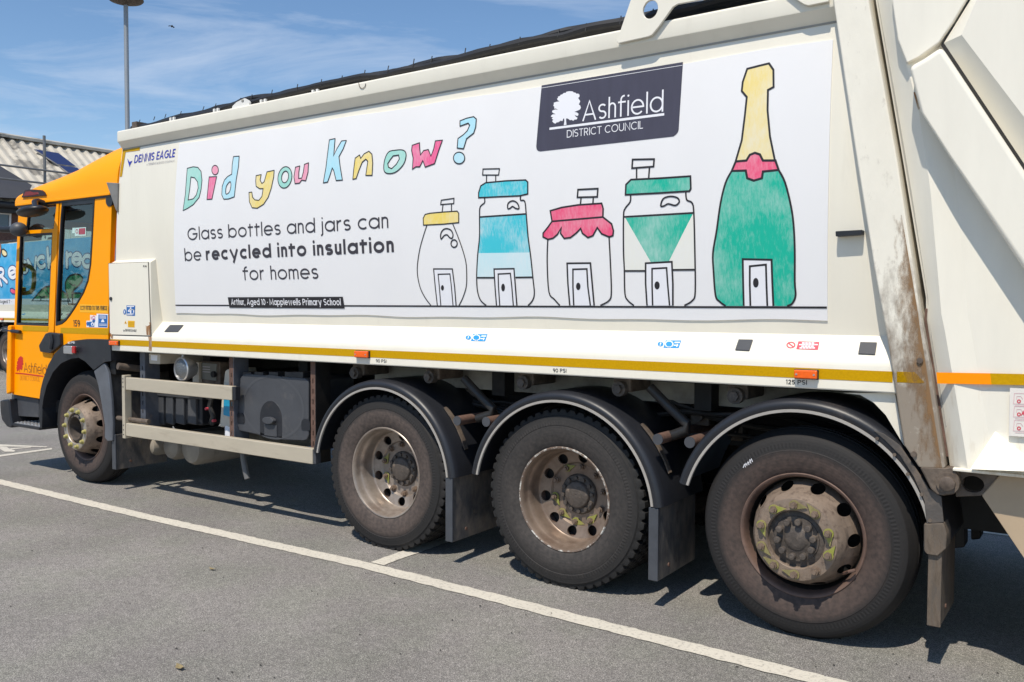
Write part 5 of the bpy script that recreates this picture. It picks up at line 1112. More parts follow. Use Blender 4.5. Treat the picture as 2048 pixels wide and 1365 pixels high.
# mudguards over the three rear wheels
def mudguard(x, z, r0, r1, aL, aR, strap=True):
    n_ = 48; prof_ = [(r0, .02), (r0-.003, .002), (r0+.012, -.004), (r1-.03, -.010), (r1-.012, -.004), (r1, .016), (r1+.004, .05), (r1+.002, .55), (r1-.010, .55), (r1-.012, .03), (r0+.006, .012)]
    m_ = MB(); m_.lathe(prof_+[prof_[0]], x, z, n_, a0=aR, a1=aL); o = m_.build('mudguard', M['plastic'], T, ang=50)
    tr_ = MB(); tr_.lathe([(r0+.010, -.004), (r0+.009, -.0085), (r0-.004, -.0085), (r0-.005, .004)], x, z, n_, a0=aR+.5, a1=aL-.5); tr_.build('bright_trim', M['trim'], o)
    if strap:
        a = R(38); pts = [(x+(r1+.012)*math.cos(R(q)), .13, z+(r1+.012)*math.sin(R(q))) for q in (47, 40, 33, 26, 20)]
        m2 = MB()
        for p_, q_ in zip(pts, pts[1:]): m2.prism([p_, q_, (q_[0], .165, q_[2]), (p_[0], .165, p_[2])], (.006, 0, .006))
        m2.build('strap', M['grime'], o)
    return o
mudguard(-4.025, .490, .590, .646, 170, 6); mudguard(-2.62, .494, .590, .646, 170, 6); mudguard(-1.262, .532, .592, .650, 164, 4, False)
mudflap(-3.400, .150, .555); mudflap(-2.0, .160, .555, .0, .5); mudflap(-.632, .205, .56, .0, .40, 'flap_brown', .022, M['flap_brown'])
# ================================================================== wheels
RT_ = .522; WZ = .512
def squash(mb, start):
    for i in range(start, len(mb.v)):
        x, y, z = mb.v[i]
        if z < -WZ+.004: mb.v[i] = (x*1.01, y-(.006 if y < .14 else -.006), -WZ+.002)
def tyre(drive, yoff, parent, side='tyre_dusty'):
    m = MB()
    if drive:
        half = [(.292, .05), (.300, .030), (.312, .020), (.33, .012), (.355, .004), (.385, 0), (.412, .001), (.428, .005), (.432, .003), (.455, .006), (.470, .011), (.482, .012), (.490, .020), (.506, .024), (.521, .028), (.523, .050), (.523, .075), (.509, .078), (.509, .088), (.523, .090), (.523, .128), (.511, .131), (.511, .14)]
    else:
        half = [(.292, .05), (.300, .030), (.312, .020), (.335, .011), (.365, .003), (.395, 0), (.418, .0), (.422, .003), (.445, .006), (.463, .010), (.478, .016), (.487, .022), (.491, .029), (.500, .048), (.508, .062), (.515, .074), (.519, .085), (.510, .087), (.510, .096), (.521, .098), (.522, .128), (.511, .130), (.511, .14)]
    prof_ = half+[(r, .28-y) for r, y in half[::-1][1:]]
    mis = [1 if (prof_[j][0] < .417 and prof_[j+1][0] <= .425) else 0 for j in range(len(prof_)-1)]
    L_ = len(half); tot = len(prof_)
    if drive:
        def mod(j, k):
            jj = min(j, tot-1-j)
            ph = (k if j < tot/2 else k+3) % 6
            if 13 <= jj <= 16 and ph in (0, 1): return -.016 if jj > 13 else -.006
            if 19 <= jj <= 20 and (ph+2) % 6 in (0,): return -.012
            return 0
        m.lathe(prof_, 0, 0, 54*6, mod=mod, mis=mis)
    else: m.lathe(prof_, 0, 0, 120, mis=mis)
    m.v = [(a, b+yoff, c_) for a, b, c_ in m.v]; squash(m, 0)
    return m.build('tyre', [M[side], M[side]], parent, ang=24)
def band_holes(m, pf, n, hole_t, hole_a, mi=0, th=.012, a_off=0):
    """conical band pf(t)->(r, y), t in 0..1, with n round hand holes"""
    K = 24
    for s in range(n):
        c0_ = 2*math.pi*s/n+a_off; hw = math.pi/n
        inn = []; outr = []
        for k in range(K):
            a = 2*math.pi*k/K; ca, sa = math.cos(a), math.sin(a)
            inn.append((c0_+hole_a*ca, .5+hole_t*sa))
            q = max(abs(ca), abs(sa)); outr.append((c0_+hw*ca/q, .5+.5*sa/q))
        def to(q, d=0):
            r, y = pf(q[1]); return (r*math.cos(q[0]), y+d, r*math.sin(q[0]))
        vs = [to(q) for q in outr]+[to(q) for q in inn]+[to(q, th) for q in inn]
        m.add(vs, [(k, (k+1) % K, K+(k+1) % K, K+k) for k in range(K)]+[(K+k, K+(k+1) % K, 2*K+(k+1) % K, 2*K+k) for k in range(K)], mi, True)
def hexnut(m, x, z, y, r=.019, h=.026, a=0, n=6, mi=0):
    m.cyl((x, z), r*1.25, y-.004, y, 16, mi)
    vs = [(x+r*math.cos(a+2*math.pi*k/n), y-h, z+r*math.sin(a+2*math.pi*k/n)) for k in range(n)]+[(x+r*math.cos(a+2*math.pi*k/n), y-.002, z+r*math.sin(a+2*math.pi*k/n)) for k in range(n)]
    m.add(vs, [tuple(range(n))[::-1]]+[(k, (k+1) % n, n+(k+1) % n, n+k) for k in range(n)], mi); m.cyl((x, z), r*.58, y-h-.012, y-h+.001, 12, mi)
def indicator(m, x, z, y, ang):
    r0, r1 = .024, .062; pts = []
    for k in range(15): a = ang+R(40)+R(280)*k/14; pts.append((x+r0*math.cos(a), z+r0*math.sin(a)))
    pts.append((x+r1*math.cos(ang), z+r1*math.sin(ang)))
    m.plate(pts, y-.010, y-.005, [[(x+.016*math.cos(2*math.pi*k/12), z+.016*math.sin(2*math.pi*k/12)) for k in range(12)]])
def drive_wheel(x, rim_m='rim', chip=False, rot=.2, tips=()):
    loc = (x, .032, WZ); m = MB()
    fl = [(.292, .06), (.296, .036), (.303, .029), (.306, .024), (.302, .019), (.295, .021), (.289, .030), (.286, .050), (.284, .070), (.279, .080), (.272, .092), (.269, .115), (.2675, .165), (.264, .175), (.258, .181)]
    m.lathe(fl, 0, 0, 80); pf = lambda t: (.258-.066*t, .181+.016*t)
    band_holes(m, pf, 10, .47, R(8.2), a_off=rot); m.lathe([(.192, .197), (.186, .205), (.182, .211), (.120, .213), (.118, .26)], 0, 0, 64)
    w = m.build('wheel', M[rim_m], T, ang=40); w.location = loc
    r_ = MB().lathe([(.303, .0285), (.3068, .0235), (.3025, .0185), (.2955, .0205)], 0, 0, 80).build('rim_edge', M['chip' if chip else 'rim'], w)
    MB().lathe([(.30, .05), (.27, .16), (.26, .30), (.30, .62)], 0, 0, 48).build('inner_barrel', M['rim_brown'], w)
    MB().lathe([(.262, .24), (.20, .245), (.001, .245)], 0, 0, 32).build('backing', M['chassis'], w)
    tyre(True, 0.0, w, 'tyre_dark' if chip else 'tyre_dusty'); tyre(True, .335, w)
    h = MB().lathe([(.122, .25), (.121, .211), (.117, .201), (.112, .195), (.084, .193), (.080, .183), (.077, .175), (.070, .171), (.004, .169), (.002, .173), (.0005, .173)], 0, 0, 40)
    for k in range(12): a = 2*math.pi*k/12+.1; h.cyl((.099*math.cos(a), .099*math.sin(a)), .0115, .179, .205, 10)
    h.build('hub', M['hub'], w, ang=40)
    for k in range(10):
        a = 2*math.pi*k/10+rot*1.3; nx_, nz_ = .1675*math.cos(a), .1675*math.sin(a)
        q = MB(); hexnut(q, nx_, nz_, .212, .017, .026, a); q.build('wheel_nut', M['nut'], w, ang=40)
    for k, da in tips:
        a = 2*math.pi*k/10+rot*1.3; q = MB(); indicator(q, .1675*math.cos(a), .1675*math.sin(a), .212, da); q.build('nut_indicator', M['pointer'], w)
    return w
def steer_wheel(x, y0, rim_m, disc_m, rot, covered=False, tips=(), hubbolts=True, dusty=True):
    loc = (x, y0, WZ); m = MB()
    m.lathe([(.292, .06), (.296, .036), (.303, .029), (.306, .024), (.302, .019), (.295, .021), (.288, .030), (.283, .050), (.279, .075), (.274, .12), (.268, .16)], 0, 0, 80)
    w = m.build('wheel', M[rim_m], T, ang=40); w.location = loc
    MB().lathe([(.285, .05), (.27, .12), (.27, .26), (.10, .27)], 0, 0, 48).build('inner_barrel', M['chassis'], w)
    d = MB(); d.lathe([(.270, .15), (.266, .13), (.2625, .105)], 0, 0, 80)
    pf = lambda t: (.2625-.040*t, .105-.120*t)
    band_holes(d, pf, 10, .46, R(7.8), a_off=rot, th=.015)
    d.lathe([(.2225, -.015), (.216, -.035), (.208, -.052), (.201, -.062), (.199, -.0675), (.196, -.072), (.190, -.073), (.142, -.073), (.138, -.068), (.137, -.03)], 0, 0, 80)
    d.build('wheel_disc', M[disc_m], w, ang=40)
    if covered: MB().lathe([(.190, -.070), (.189, -.0745), (.143, -.0745), (.139, -.070)], 0, 0, 64).build('mounting_ring', mat('worn_steel_ring', (.42, .38, .33), .4, metal=.5, var=.2, vscale=20), w)
    tyre(False, 0.0, w, 'tyre_brown')
    h = MB()
    if hubbolts:
        h.lathe([(.138, -.040), (.110, -.046), (.108, -.052), (.060, -.052), (.056, -.055), (.052, -.058), (.030, -.061), (.001, -.061)], 0, 0, 40)
        for k in range(10):
            a = 2*math.pi*k/10+.16; h.lathe([(.0001, -.084), (.0135, -.083), (.016, -.080), (.016, -.05)], .086*math.cos(a), .086*math.sin(a), 12)
    else:
        h.lathe([(.137, -.05), (.112, -.070), (.108, -.074), (.104, -.070), (.100, .02), (.09, .06), (.06, .065), (.058, .03), (.03, .02), (.001, .02)], 0, 0, 40)
        for k in range(6): a = 2*math.pi*k/6; h.cyl((.075*math.cos(a), .075*math.sin(a)), .011, .045, .062, 8)
    h.build('hub', M['hub'], w, ang=40)
    for k in range(10):
        a = 2*math.pi*k/10+rot+.31; nx_, nz_ = .1675*math.cos(a), .1675*math.sin(a); q = MB()
        if covered:
            q.lathe([(.001, -.030), (.011, -.029), (.014, -.026), (.0165, -.018), (.017, -.008), (.022, -.005), (.022, 0)], nx_, nz_, 14, y0=-.073); q.build('wheel_nut', M['cap_yellow'], w, ang=40)
        else: hexnut(q, nx_, nz_, -.073, .0185, .024, a); q.build('wheel_nut', M['nut'], w, ang=40)
    for k, da in tips:
        a = 2*math.pi*k/10+rot+.31; q = MB(); indicator(q, .1675*math.cos(a), .1675*math.sin(a), -.073, R(da)); q.build('nut_indicator', M['pointer' if k in (3, 4, 9, 0) else 'pointer_dirty'], w)
    if not covered:
        vt = MB().tube([(.20, .03, -.155), (.235, -.005, -.13), (.262, .0, -.12)], .008, 8).build('valve_stem', M['rusty'], w)
    return w
wheels = []
wheels.append(drive_wheel(-4.02, 'rim', False, .30, [(4, R(60)), (5, R(-70))]))
wheels.append(drive_wheel(-2.625, 'rim2', True, .15, [(5, R(-60)), (6, R(-30)), (7, R(-10)), (8, R(45)), (3, R(20))]))
wheels.append(steer_wheel(-1.262, .030, 'rim_brown', 'disc', .02, False, [(3, 10), (4, -70), (5, -42), (2, -5), (1, 130), (0, -82), (9, 60), (7, 168), (6, 150)]))
wheels.append(steer_wheel(-7.77, .055, 'rim_brown', 'disc', .22, True, (), False))
# chalk mark on the last tyre
def chalk():
    w = wheels[2]; c_ = MB(); 
    for dx, dz, l in ((0, 0, .020), (.008, .008, .016), (.018, .013, .02), (.028, .022, .024), (.036, .03, .02)):
        c_.ribbon([(-.285+dx, .305+dz), (-.285+dx+.006, .305+dz+l), (-.285+dx+.012, .305+dz+.004)], .0035, -.0012)
    c_.build('chalk_mark', M['white_print'], w)
chalk()
# the same wheels on the far side
for w in list(wheels):
    c_ = w.copy(); S.collection.objects.link(c_); c_.location = (w.location.x, 2.5-w.location.y, WZ); c_.rotation_euler = (0, 0, math.pi)
    for ch in w.children:
        q = ch.copy(); S.collection.objects.link(q); q.parent = c_
# ================================================================== rear frame post, tailgate and hopper
K7 = lambda pts: [(1640+x*.46897, y*.46897) for x, y in pts]
K8 = lambda pts: [(1640+x*.48343, 620+y*.48343) for x, y in pts]
PY = -.03
M['dark_grime'] = mat('dark_grimy_steel', (.085, .075, .068), .6, var=.35, vscale=10, dirt=(.19, .145, .11), dscale=9, dlo=.48, dhi=.75, bump=.12, bscale=50)
post = K7([(20, -420), (55, 0), (150, 640), (232, 1150)])+K8([(268, 60), (300, 262), (345, 556), (408, 652), (518, 656), (512, 600), (462, 262), (412, 0)])+K7([(330, 690), (207, 0), (140, -420)])
post_o = MB().plate(xz(post, PY), PY, .34).build('rear_frame_post', M['cream_worn'], T, bevel=.008)
MB().plate(xz(K8([(318, 256), (392, 258), (432, 300), (425, 304), (318, 300)]), PY), PY-.0012, PY+.01).build('reflective_tape', M['tape'], post_o)
for x, y in ((414, 210), (389, 597)): p = P(*K8([(x, y)])[0], PY); MB().cyl((p.x, p.z), .013, PY-.010, PY, 12).build('bolt', M['grime'], post_o)
# rust washing down the rear edge of the post, dirt at its foot
rows = []
for i in range(25):
    v = 430+i*22; a = P(1640+.46897*(205+ (v/.46897)*.1668)-3 if v < 640 else 1842+(v-640)*.158-3, v, PY)
    k = min(1, i/6)*(1 if i < 18 else max(0, 1-(i-18)/7)); wd = .045+.065*min(1, i/12)
    rows.append([((a.x-wd*1.6, PY-.0014, a.z), .1), ((a.x-wd*.8, PY-.0014, a.z), .36+.1*k), ((a.x-wd*.25, PY-.0014, a.z), .42+.22*k), ((a.x-.003, PY-.0014, a.z), .6+.3*k)])
stain('rust_stain', rows, 'rust_wash', post_o)
rows = []
for i in range(14):
    v = 520+i*22; uL = 1666+v*.155+4; uR = (1640+96+v*.1655-4) if v < 640 else 1842+(v-640)*.158-5; k = math.sin(math.pi*i/13)
    rows.append([(tuple(P(uL+(uR-uL)*j/4, v, PY)+Vector((0, -.0012, 0))), .30*k+(.12*j/4)*k-.05) for j in range(5)])
stain('rust_stain', rows, 'rust_patch', post_o)
# body side closing plate below the skirt
MB().plate(xz(K8([(95, 344), (310, 344), (350, 566), (322, 520), (272, 436), (222, 384), (165, 352)]), .03), .03, .06).build('body_end_plate', M['cream'], T, bevel=.003)
# rubber seal in the gap
seal = K7([(185, -420), (215, 0), (435, 1300)])+K8([(436, 120), (525, 640), (505, 650), (400, 0)])+K7([(300, 690), (190, 0), (130, -420)])
MB().plate(xz(seal, .06), .06, .3).build('gap_seal', M['chassis'], T)
# tailgate: faceted plate with a fold line
gapline = K7([(193, -420), (237, 0), (350, 660), (462, 1330)])+K8([(438, 20), (490, 340), (538, 640)])
fold = K7([(255, -420), (305, 0), (330, 150), (368, 270), (420, 470), (470, 800), (520, 1365)])
gL = [P(u, v, .02) for u, v in gapline]
tg = MB()
fl3 = [P(u, v, -.045) for u, v in fold]
fz = [p for p in fl3]
# flange strip between gap line and fold: loft by matching heights
def at_h(pts, z):
    for a, b in zip(pts, pts[1:]):
        if (a.z-z)*(b.z-z) <= 0 and abs(a.z-b.z) > 1e-6: return a.lerp(b, (z-a.z)/(b.z-a.z))
    return pts[0] if z > pts[0].z else pts[-1]
foldlow = [P(u, v, -.045) for u, v in K8([(512, 60), (560, 340), (612, 655)])]
fl3 = fl3+foldlow
zs_ = [3.9-i*(3.9-.925)/40 for i in range(41)]
vs = []
for z in zs_: a = at_h(gL, z); b = at_h(fl3, z); vs += [(a.x, .02, z), (b.x, -.045, z)]
fl_mb = MB().add(vs, [(2*i, 2*i+2, 2*i+3, 2*i+1) for i in range(40)])
tail = MB()
XR = 1.7
vs2 = []
for z in zs_: b = at_h(fl3, z); vs2 += [(b.x, -.045, z), (b.x+.10, -.030, z), (XR, -.030, z), (XR, 2.53, z), (at_h(gL, z).x, 2.48, z), (at_h(gL, z).x, .02, z)]
n6 = 6
fs2 = [(i*n6+k, (i+1)*n6+k, (i+1)*n6+k+1, i*n6+k+1) for i in range(40) for k in range(5)]
fs2 += [tuple(40*n6+k for k in range(n6)), tuple(range(n6))[::-1]]
tail.add(vs2, fs2); tail.add(fl_mb.v, fl_mb.f)
tail_o = tail.build('tailgate', M['cream_plate'], T, ang=8)
# weld seam and rust along the flange
wv = MB()
gp2 = [(at_h(gL, z).x+.012, z) for z in [3.2-.1*i for i in range(22)]]; wv.ribbon(gp2, .006, .010); wv.build('weld_seam', M['seam'], tail_o)
ru = MB(); ru.ribbon([(at_h(gL, z).x-.004, z) for z in [1.62-.05*i for i in range(14)]], .010, .012); ru.build('rust_streak', M['rusty'], tail_o)
# tape on the tailgate
MB().flat(xz(K8([(484, 258), (706, 262), (712, 308), (488, 304)]), -.03), -.0475).build('bright_tape', M['tape_orange'], tail_o)
MB().flat(xz(K8([(706, 262), (1200, 272), (1200, 318), (712, 308)]), -.03), -.0475).build('reflective_tape', M['tape'], tail_o)
# upper box, diagonal beam, upper plate
YB = -.16
up = MB().plate(xz(K7([(306, -400), (306, 0), (330, 170), (368, 268), (440, 232), (508, 182), (568, 95), (625, 0), (900, -400)]), YB+.08), YB+.08, .0).build('upper_box', M['cream_plate'], T, bevel=.012)
dl = lambda x: 460+(x-420)*1.535
beam_p = K7([(378, 282), (440, 248), (516, 196), (870, 728), (1500, 1672), (1500, 2120), (870, 1152), (545, 660), (424, 470)])
bm = MB().plate(xz(beam_p, YB), YB, .0).build('lifting_beam', M['cream_plate'], T, bevel=.022, seg=3)
rust_p = xz(K7([(398, 395), (404, 392), (425, 462), (418, 470)]), -.05); MB().flat(rust_p, -.0475).build('rust_streak', M['rust'], tail_o)
# right plate with shaded bevel
q0 = [P(u, v, -.06) for u, v in K7([(526, 186), (870, 704), (1500, 1655)])]; q1 = [P(u, v, YB+.03) for u, v in K7([(604, 150), (870, 500), (1500, 1330)])]
q0 = [P(*K7([(640, 0)])[0], -.06)]+q0; q1 = [P(*K7([(668, 0)])[0], YB+.03)]+q1
q0 = [P(*K7([(900, -400)])[0], -.06)]+q0; q1 = [P(*K7([(930, -400)])[0], YB+.03)]+q1
rp = MB(); vs = [tuple(p) for p in q0]+[tuple(p) for p in q1]; k = len(q0)
rp.add(vs, [(i, i+1, k+i+1, k+i) for i in range(k-1)])
rp.plate([(p.x, p.z) for p in q1]+[(max(XR, q1[-1].x+.05), q1[-1].z), (max(XR, q1[-1].x+.05), q1[0].z)], YB+.03, -.02)
rp.build('upper_plate', M['cream_plate'], T, ang=12)
MB().plate(xz(K7([(516, 196), (526, 178), (580, 100), (640, -10), (900, -400), (940, -400), (660, 0), (545, 205), (900, 740), (1500, 1680), (1500, 1672), (870, 728)]), -.062), -.062, -.03).build('panel_gap', M['chassis'], T)  # black plate standing in for the shadow in the gap between the panels
# gusset facet at the foot
a_, b_, c_, d_, e_ = [P(u, v, y) for (u, v), y in zip(K8([(622, 657), (725, 505), (1100, 800), (1100, 672), (845, 667)]), (-.05, -.034, -.034, -.16, -.14))]
a_ = P(*K8([(622, 657)])[0], -.06); g2 = MB()
pt = P(*K8([(725, 505)])[0], -.034); pr = P(*K8([(900, 640)])[0], -.034); bl_ = P(*K8([(622, 659)])[0], -.10); br_ = P(*K8([(930, 672)])[0], -.12)
bk = [Vector((p.x, 0, p.z)) for p in (pt, pr, br_, bl_)]
g2.add([pt, pr, br_, bl_]+bk, [(0, 3, 2, 1), (3, 7, 6, 2), (0, 4, 7, 3), (1, 2, 6, 5), (0, 1, 5, 4)])
g2.build('foot_gusset', M['cream_plate'], T)
MB().box(at_h(gL, .93).x+.02, XR, -.050, -.02, .918, .932).build('bottom_lip', M['cream_plate'], tail_o, bevel=.004)
# pale notice with three pictograms
nb = MB(); nb.flat(xz([(2020, 776), (2140, 782), (2140, 880), (2018, 872)], -.045), -.0475, mi=0)
for y0 in (787, 813, 841):
    q = xz([(2029, y0), (2110, y0+2), (2109, y0+23), (2027, y0+21)], -.045); nb.ribbon(q, .0025, -.0485, True, 1)
    nb.ribbon(xz([(2038+3*math.cos(a*.5236), y0+16+3*math.sin(a*.5236)) for a in range(13)], -.045), .004, -.0487, False, 2)
    nb.ribbon(xz([(2033, y0+12), (2034, y0+6), (2042, y0+6), (2046, y0+12)], -.045), .002, -.0487, False, 1)
    nb.ribbon(xz([(2030, y0+24.5), (2100, y0+26)], -.045), .0025, -.0487, False, 1)
nb.flat(xz([(2045, 824), (2047, 821), (2051, 832), (2048, 832), (2046, 828), (2043, 832), (2042, 831)], -.045), -.0488, mi=2)
nb.build('notice_sheet', [mat('pale_paper_print', (.76, .72, .67), .5), M['pink_print'], M['safety_red']], tail_o)
# hinge ear and pin at the foot of the post
hg = MB().plate(xz(K8([(412, 652), (520, 656), (548, 652), (572, 688), (580, 718), (574, 745), (552, 764), (510, 770), (478, 762), (458, 742)]), PY-.01), PY-.012, .10).build('hinge_plate', M['grime'], T, bevel=.008)
p = P(*K8([(528, 718)])[0], PY-.02)
MB().lathe([(.0001, -.020), (.026, -.0195), (.031, -.016), (.032, 0)], p.x, p.z, 24, y0=PY-.022).build('hinge_pin', M['grime'], hg)
MB().cyl((p.x, p.z), .046, PY-.022, PY, 24).build('washer', M['grime'], hg)
hp_ = P(*K8([(633, 720)])[0], .03)
lk = MB().plate(xz(K8([(556, 664), (756, 671), (738, 700), (695, 752), (665, 770), (562, 774)]), .02), .02, .06, [[(hp_.x+.044*math.cos(a*.3927), hp_.z+.036*math.sin(a*.3927)) for a in range(16)]]).build('link_plate', M['grime'], T, bevel=.003)
# hopper foot and hanging bars
hop = K8([(668, 768), (752, 674), (1700, 690), (1700, 1500), (1150, 1490), (844, 1030)])
MB().plate(xz(hop, .01), .01, 2.4).build('hopper_foot', M['tan'], T, bevel=.006)
for u0, u1, v1, y in ((624, 664, 950, .9), (545, 598, 985, .55)):
    q = xz(K8([(u0, 760), (u1, 760), (u1, v1), (u0, v1+4)]), y); MB().plate(q, y, y+.12).build('hanging_bar', M['chassis'], T, bevel=.01)
MB().box(-.75, -.25, .5, 2.0, .55, .95).build('rear_crossbeam', M['chassis'], T)
# rear bracket of the last mudguard
bk1 = MB().plate(xz(K8([(222, 500), (262, 512), (330, 560), (400, 660), (450, 738), (502, 772), (512, 880), (442, 884), (432, 790), (388, 690), (330, 600), (270, 540)]), -.012), -.016, -.004).build('guard_bracket', M['dark_grime'], T, bevel=.002)
for x, y in ((236, 533), (308, 600), (363, 680), (420, 764), (455, 872)): p = P(*K8([(x, y)])[0], -.016); MB().cyl((p.x, p.z), .008, -.020, -.014, 10).build('rivet', M['grime'], bk1)
MB().plate(xz(K8([(430, 884), (440, 884), (512, 882), (526, 925), (524, 985), (490, 1016), (440, 1008), (430, 992)]), -.012), -.02, .10).build('bracket_foot', M['flap_brown'], T, bevel=.006)
# the same gear on the far side of the chassis
for o in list(T.children):
    if o.name.split('.')[0] in ('mudguard', 'mudflap', 'side_guard_rail', 'guard_upright', 'support_post', 'wing_lip', 'body_end_plate', 'rear_frame_post', 'battery_case', 'air_tank'):
        c_ = o.copy(); S.collection.objects.link(c_); c_.location = (0, 2.5, 0); c_.scale = (1, -1, 1)
        if o.name.startswith(('mudguard', 'wing_lip')):
            for ch in o.children: q = ch.copy(); S.collection.objects.link(q); q.parent = c_
# top of the body: bracket plate with a hole, lugs, hoses
B5 = lambda pts: [(1150+x/3.7236, y/3.7236) for x, y in pts]
out_ = B5([(312, 312), (325, 325), (545, 276), (575, 262), (632, 192), (735, 50), (765, 33), (950, 0), (1500, -95), (1560, -75), (1650, 0), (1700, 32), (1740, 44), (1890, 14), (1890, -420), (560, -420)])
hc_ = P(*B5([(563, 73)])[0], -.02); 
br = MB().plate(xz(out_, -.02), -.024, -.008, [[(hc_.x+.043*math.cos(a*.2618), hc_.z+.047*math.sin(a*.2618)) for a in range(24)]]).build('top_bracket', M['cream'], T, bevel=.003)
B6 = lambda pts: [(200+x/3.4133, y/3.4133) for x, y in pts]
lug = MB().plate(xz(B6([(900, 742), (905, 725), (930, 700), (985, 672), (1010, 685), (1020, 700), (1018, 720)]), .03), .03, .045, [[(P(*B6([(973, 692)])[0], .03).x+.016*math.cos(a*.6283), P(*B6([(973, 692)])[0], .03).z+.014*math.sin(a*.6283)) for a in range(10)]]).build('lifting_lug', M['white_clip'], T)
for x, y in ((488, 815), (787, 755), (1108, 693), (1463, 627)):
    p = P(*B6([(x, y)])[0], .05); 
    for dx in (-.022, .022): MB().box(p.x+dx-.010, p.x+dx+.010, .05, .07, p.z-.05, p.z+.016).build('hose_clip', M['white_clip'], T, bevel=.004)
p = P(269, 249, .06); MB().box(p.x-.04, p.x+.03, .06, .16, 3.10, p.z+.022).build('end_block', M['grime'], T)
rnd = random.Random(3)
for i in range(4):
    pts = []; x = -6.98
    while x < -1.1:
        pts.append((x, .10+.028*i+rnd.uniform(-.012, .012), 3.140+.014*(i % 2)+.020*min(1, (x+7)/2.5)+.008*math.sin(x*2.2+i)+rnd.uniform(-.008, .010)+(x+7)*.004)); x += .16
    q = smooth([(a, c_) for a, b, c_ in pts], 2); MB().tube([(a, pts[min(j//2, len(pts)-1)][1], c_) for j, (a, c_) in enumerate(q)], .023+.003*(i % 3), 8).build('roof_hose', M['hose'], T)
for i in range(26):
    x = -6.9+i*.22+rnd.uniform(-.05, .05); MB().tube([(x, .085, 3.17), (x+.003, .095, 3.192+.02*min(1, (x+7)/2.5)+rnd.uniform(0, .012))], .0035, 6).build('cable_tie', M['hose'], T)
# loop of thin wire and the black rubber stop on the body wall
wl2 = MB().tube([P(*B6([q])[0], -.004) for q in ((1766, 568), (1770, 590), (1782, 605), (1798, 603), (1810, 590), (1813, 572))], .0022, 6); wl2.build('wire_loop', M['grime'], T)
hd_ = MB().plate(xz([(1672.5, 463.5), (1726.5, 460.5), (1726, 470), (1673, 474)], .03), .012, .06).build('rubber_stop', M['plastic'], T, bevel=.004)
# ================================================================== second refuse truck in the far bay
E2T = thing('refuse_truck', 'second refuse truck with a blue turtle banner, standing behind the orange cab', 'refuse truck', (-4-13.95, 1.25+4.75, 0))
OFF = Vector((-13.95, 4.75, 0))
skip = {'banner', 'cabinet', 'maker_lettering', 'maker_emblem', 'small_print', 'lettering'}
def copy_tree(o, parent, top):
    c = o.copy(); S.collection.objects.link(c); c.parent = parent
    for ch in o.children: copy_tree(ch, c, False)
    return c
for ch in list(T.children):
    if ch.name.split('.')[0] in skip: continue
    copy_tree(ch, E2T, True)
# ---- its banner: crayon sea, rounded letters, turtle
YB2 = 4.75+.1035
def S2(pts): return xz(pts, 'W2')
bx0, bx1 = -20.6, -15.1
def W2B():
    m = WMB(); return m
b2 = W2B().plate([(bx0, 1.66), (bx1, 1.66), (bx1, 2.93), (bx0, 2.93)], YB2, YB2+.007).build('banner', M['sea'], E2T)
L2 = W2B(); zl = S2([(0, 604)])[0][1]
L2.plate([(bx0, zl-.06), (bx1, zl-.06), (bx1, zl+.06), (bx0, zl+.06)], YB2-.003, YB2); L2.build('caption_strip', M['white_print'], b2)
a, b_ = S2([(1, 607), (24, 607)]); text(W2B(), 'Aged 7 *', a, b_, YB2-.004, .07, .12).build('caption_lettering', M['ink'], b2, auto=False)
def curve_text(txt, pts, cap):
    m1 = W2B(); m2 = W2B()
    for ch, (u, v), s_, tilt in txt_pts(txt, pts):
        c_ = Vector((0, 0, 0)); (c_.x, c_.z), = S2([(u, v)]); st, adv = glyph(ch, .13)
        k = cap*s_
        for s in st:
            if isinstance(s, str): s = ell(adv*.5-.065+.065, float(s[1:]), .04, .04, 10)
            q = [(c_.x+((a-adv/2)*math.cos(tilt)-b*math.sin(tilt))*k*1.5, c_.z+((a-adv/2)*math.sin(tilt)+b*math.cos(tilt))*k) for a, b in s]
            cl = abs(q[0][0]-q[-1][0])+abs(q[0][1]-q[-1][1]) < 1e-6
            m1.ribbon(q, .24*k, YB2-.003, cl); m2.ribbon(q, .155*k, YB2-.005, cl)
            for e in (q[0], q[-1]): m1.disc(e, .12*k, YB2-.0035, 10); m2.disc(e, .0775*k, YB2-.0052, 10)
    m1.build('letter_outline', M['navy'], b2, auto=False); m2.build('letter_fill', M['white_print'], b2, auto=False)
def txt_pts(t, pts): return [(c_, p, 1, tl_) for c_, p, tl_ in zip(t, [q[:2] for q in pts], [q[2] for q in pts])]
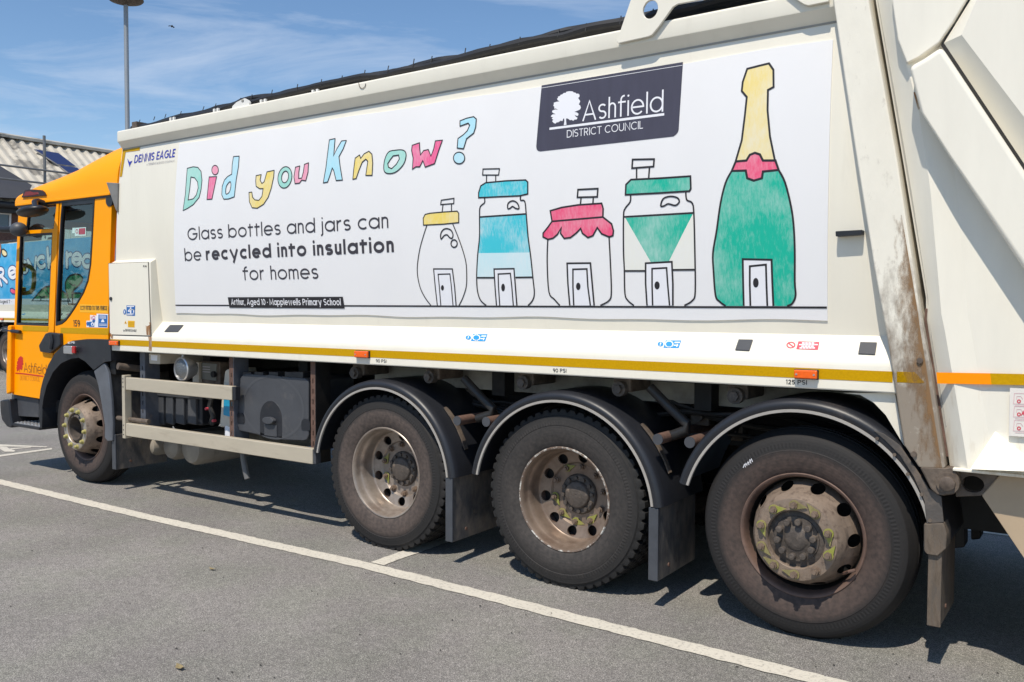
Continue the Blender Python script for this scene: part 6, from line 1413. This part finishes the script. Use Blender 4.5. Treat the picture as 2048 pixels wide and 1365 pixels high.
curve_text('Recyclerec', [(9, 567, .35), (29, 558, .3), (50, 548, .25), (69, 545, .2), (84, 538, .15), (98, 535, .08), (109, 535, .05), (138, 534, .0), (154, 533, -.03), (173, 537, -.06)], .50)
tm_ = MB(); yq = YB2-.006
def tshape(m, pts, mi=0): 
    q = S2(pts); m.flat(q, YB2-.002-.0003*mi, mi=mi); m.ribbon(q, .035, YB2-.004, True, 2)
tm_2 = W2B()
E8_ = lambda pts: E8(pts)
tshape(tm_2, E8([(365, 922), (420, 860), (470, 800), (520, 765), (575, 752), (640, 760), (700, 800), (760, 850), (800, 925)]))
tshape(tm_2, E8([(745, 720), (760, 680), (800, 635), (860, 618), (915, 628), (942, 660), (935, 700), (900, 745), (850, 790), (820, 830), (830, 960), (780, 960), (770, 850), (745, 790)]))
tshape(tm_2, E8([(830, 835), (905, 835), (1000, 860), (1000, 960), (830, 960)]))
for p_ in ([(440, 850), (470, 885), (465, 920)], [(520, 770), (540, 820), (580, 870)], [(470, 885), (540, 870)]): tm_2.ribbon(S2(E8(p_)), .03, YB2-.0042, False, 2)
tm_2.ribbon(S2(E8([(795, 680), (800, 720), (825, 748), (860, 742)])), .025, YB2-.0045, False, 2); tm_2.ribbon(S2(E8([(825, 655), (840, 675)])), .03, YB2-.0045, False, 2)
tm_2.build('turtle_drawing', [M['turtle'], M['turtle'], M['ink']], b2)
f_ = W2B(); 
q = S2(E8([(-60, 260), (-10, 235), (8, 270), (15, 330), (5, 420), (-40, 440)])); f_.flat(q, YB2-.002, mi=0); f_.ribbon(q, .03, YB2-.004, True, 2)
q = S2(E8(smooth([(22, 350), (40, 335), (75, 365), (80, 405), (55, 418), (28, 395)], 3, True))); f_.flat(q, YB2-.0022, mi=1); f_.ribbon(q, .03, YB2-.0042, True, 2)
q = S2(E8([(120, 785), (140, 778), (175, 800), (175, 845), (140, 842), (118, 815)])); f_.flat(q, YB2-.0022, mi=3); f_.ribbon(q, .025, YB2-.0042, True, 4)
f_.build('fish_drawing', [M['fish'], M['gold'], M['ink'], M['red'], M['navy']], b2)
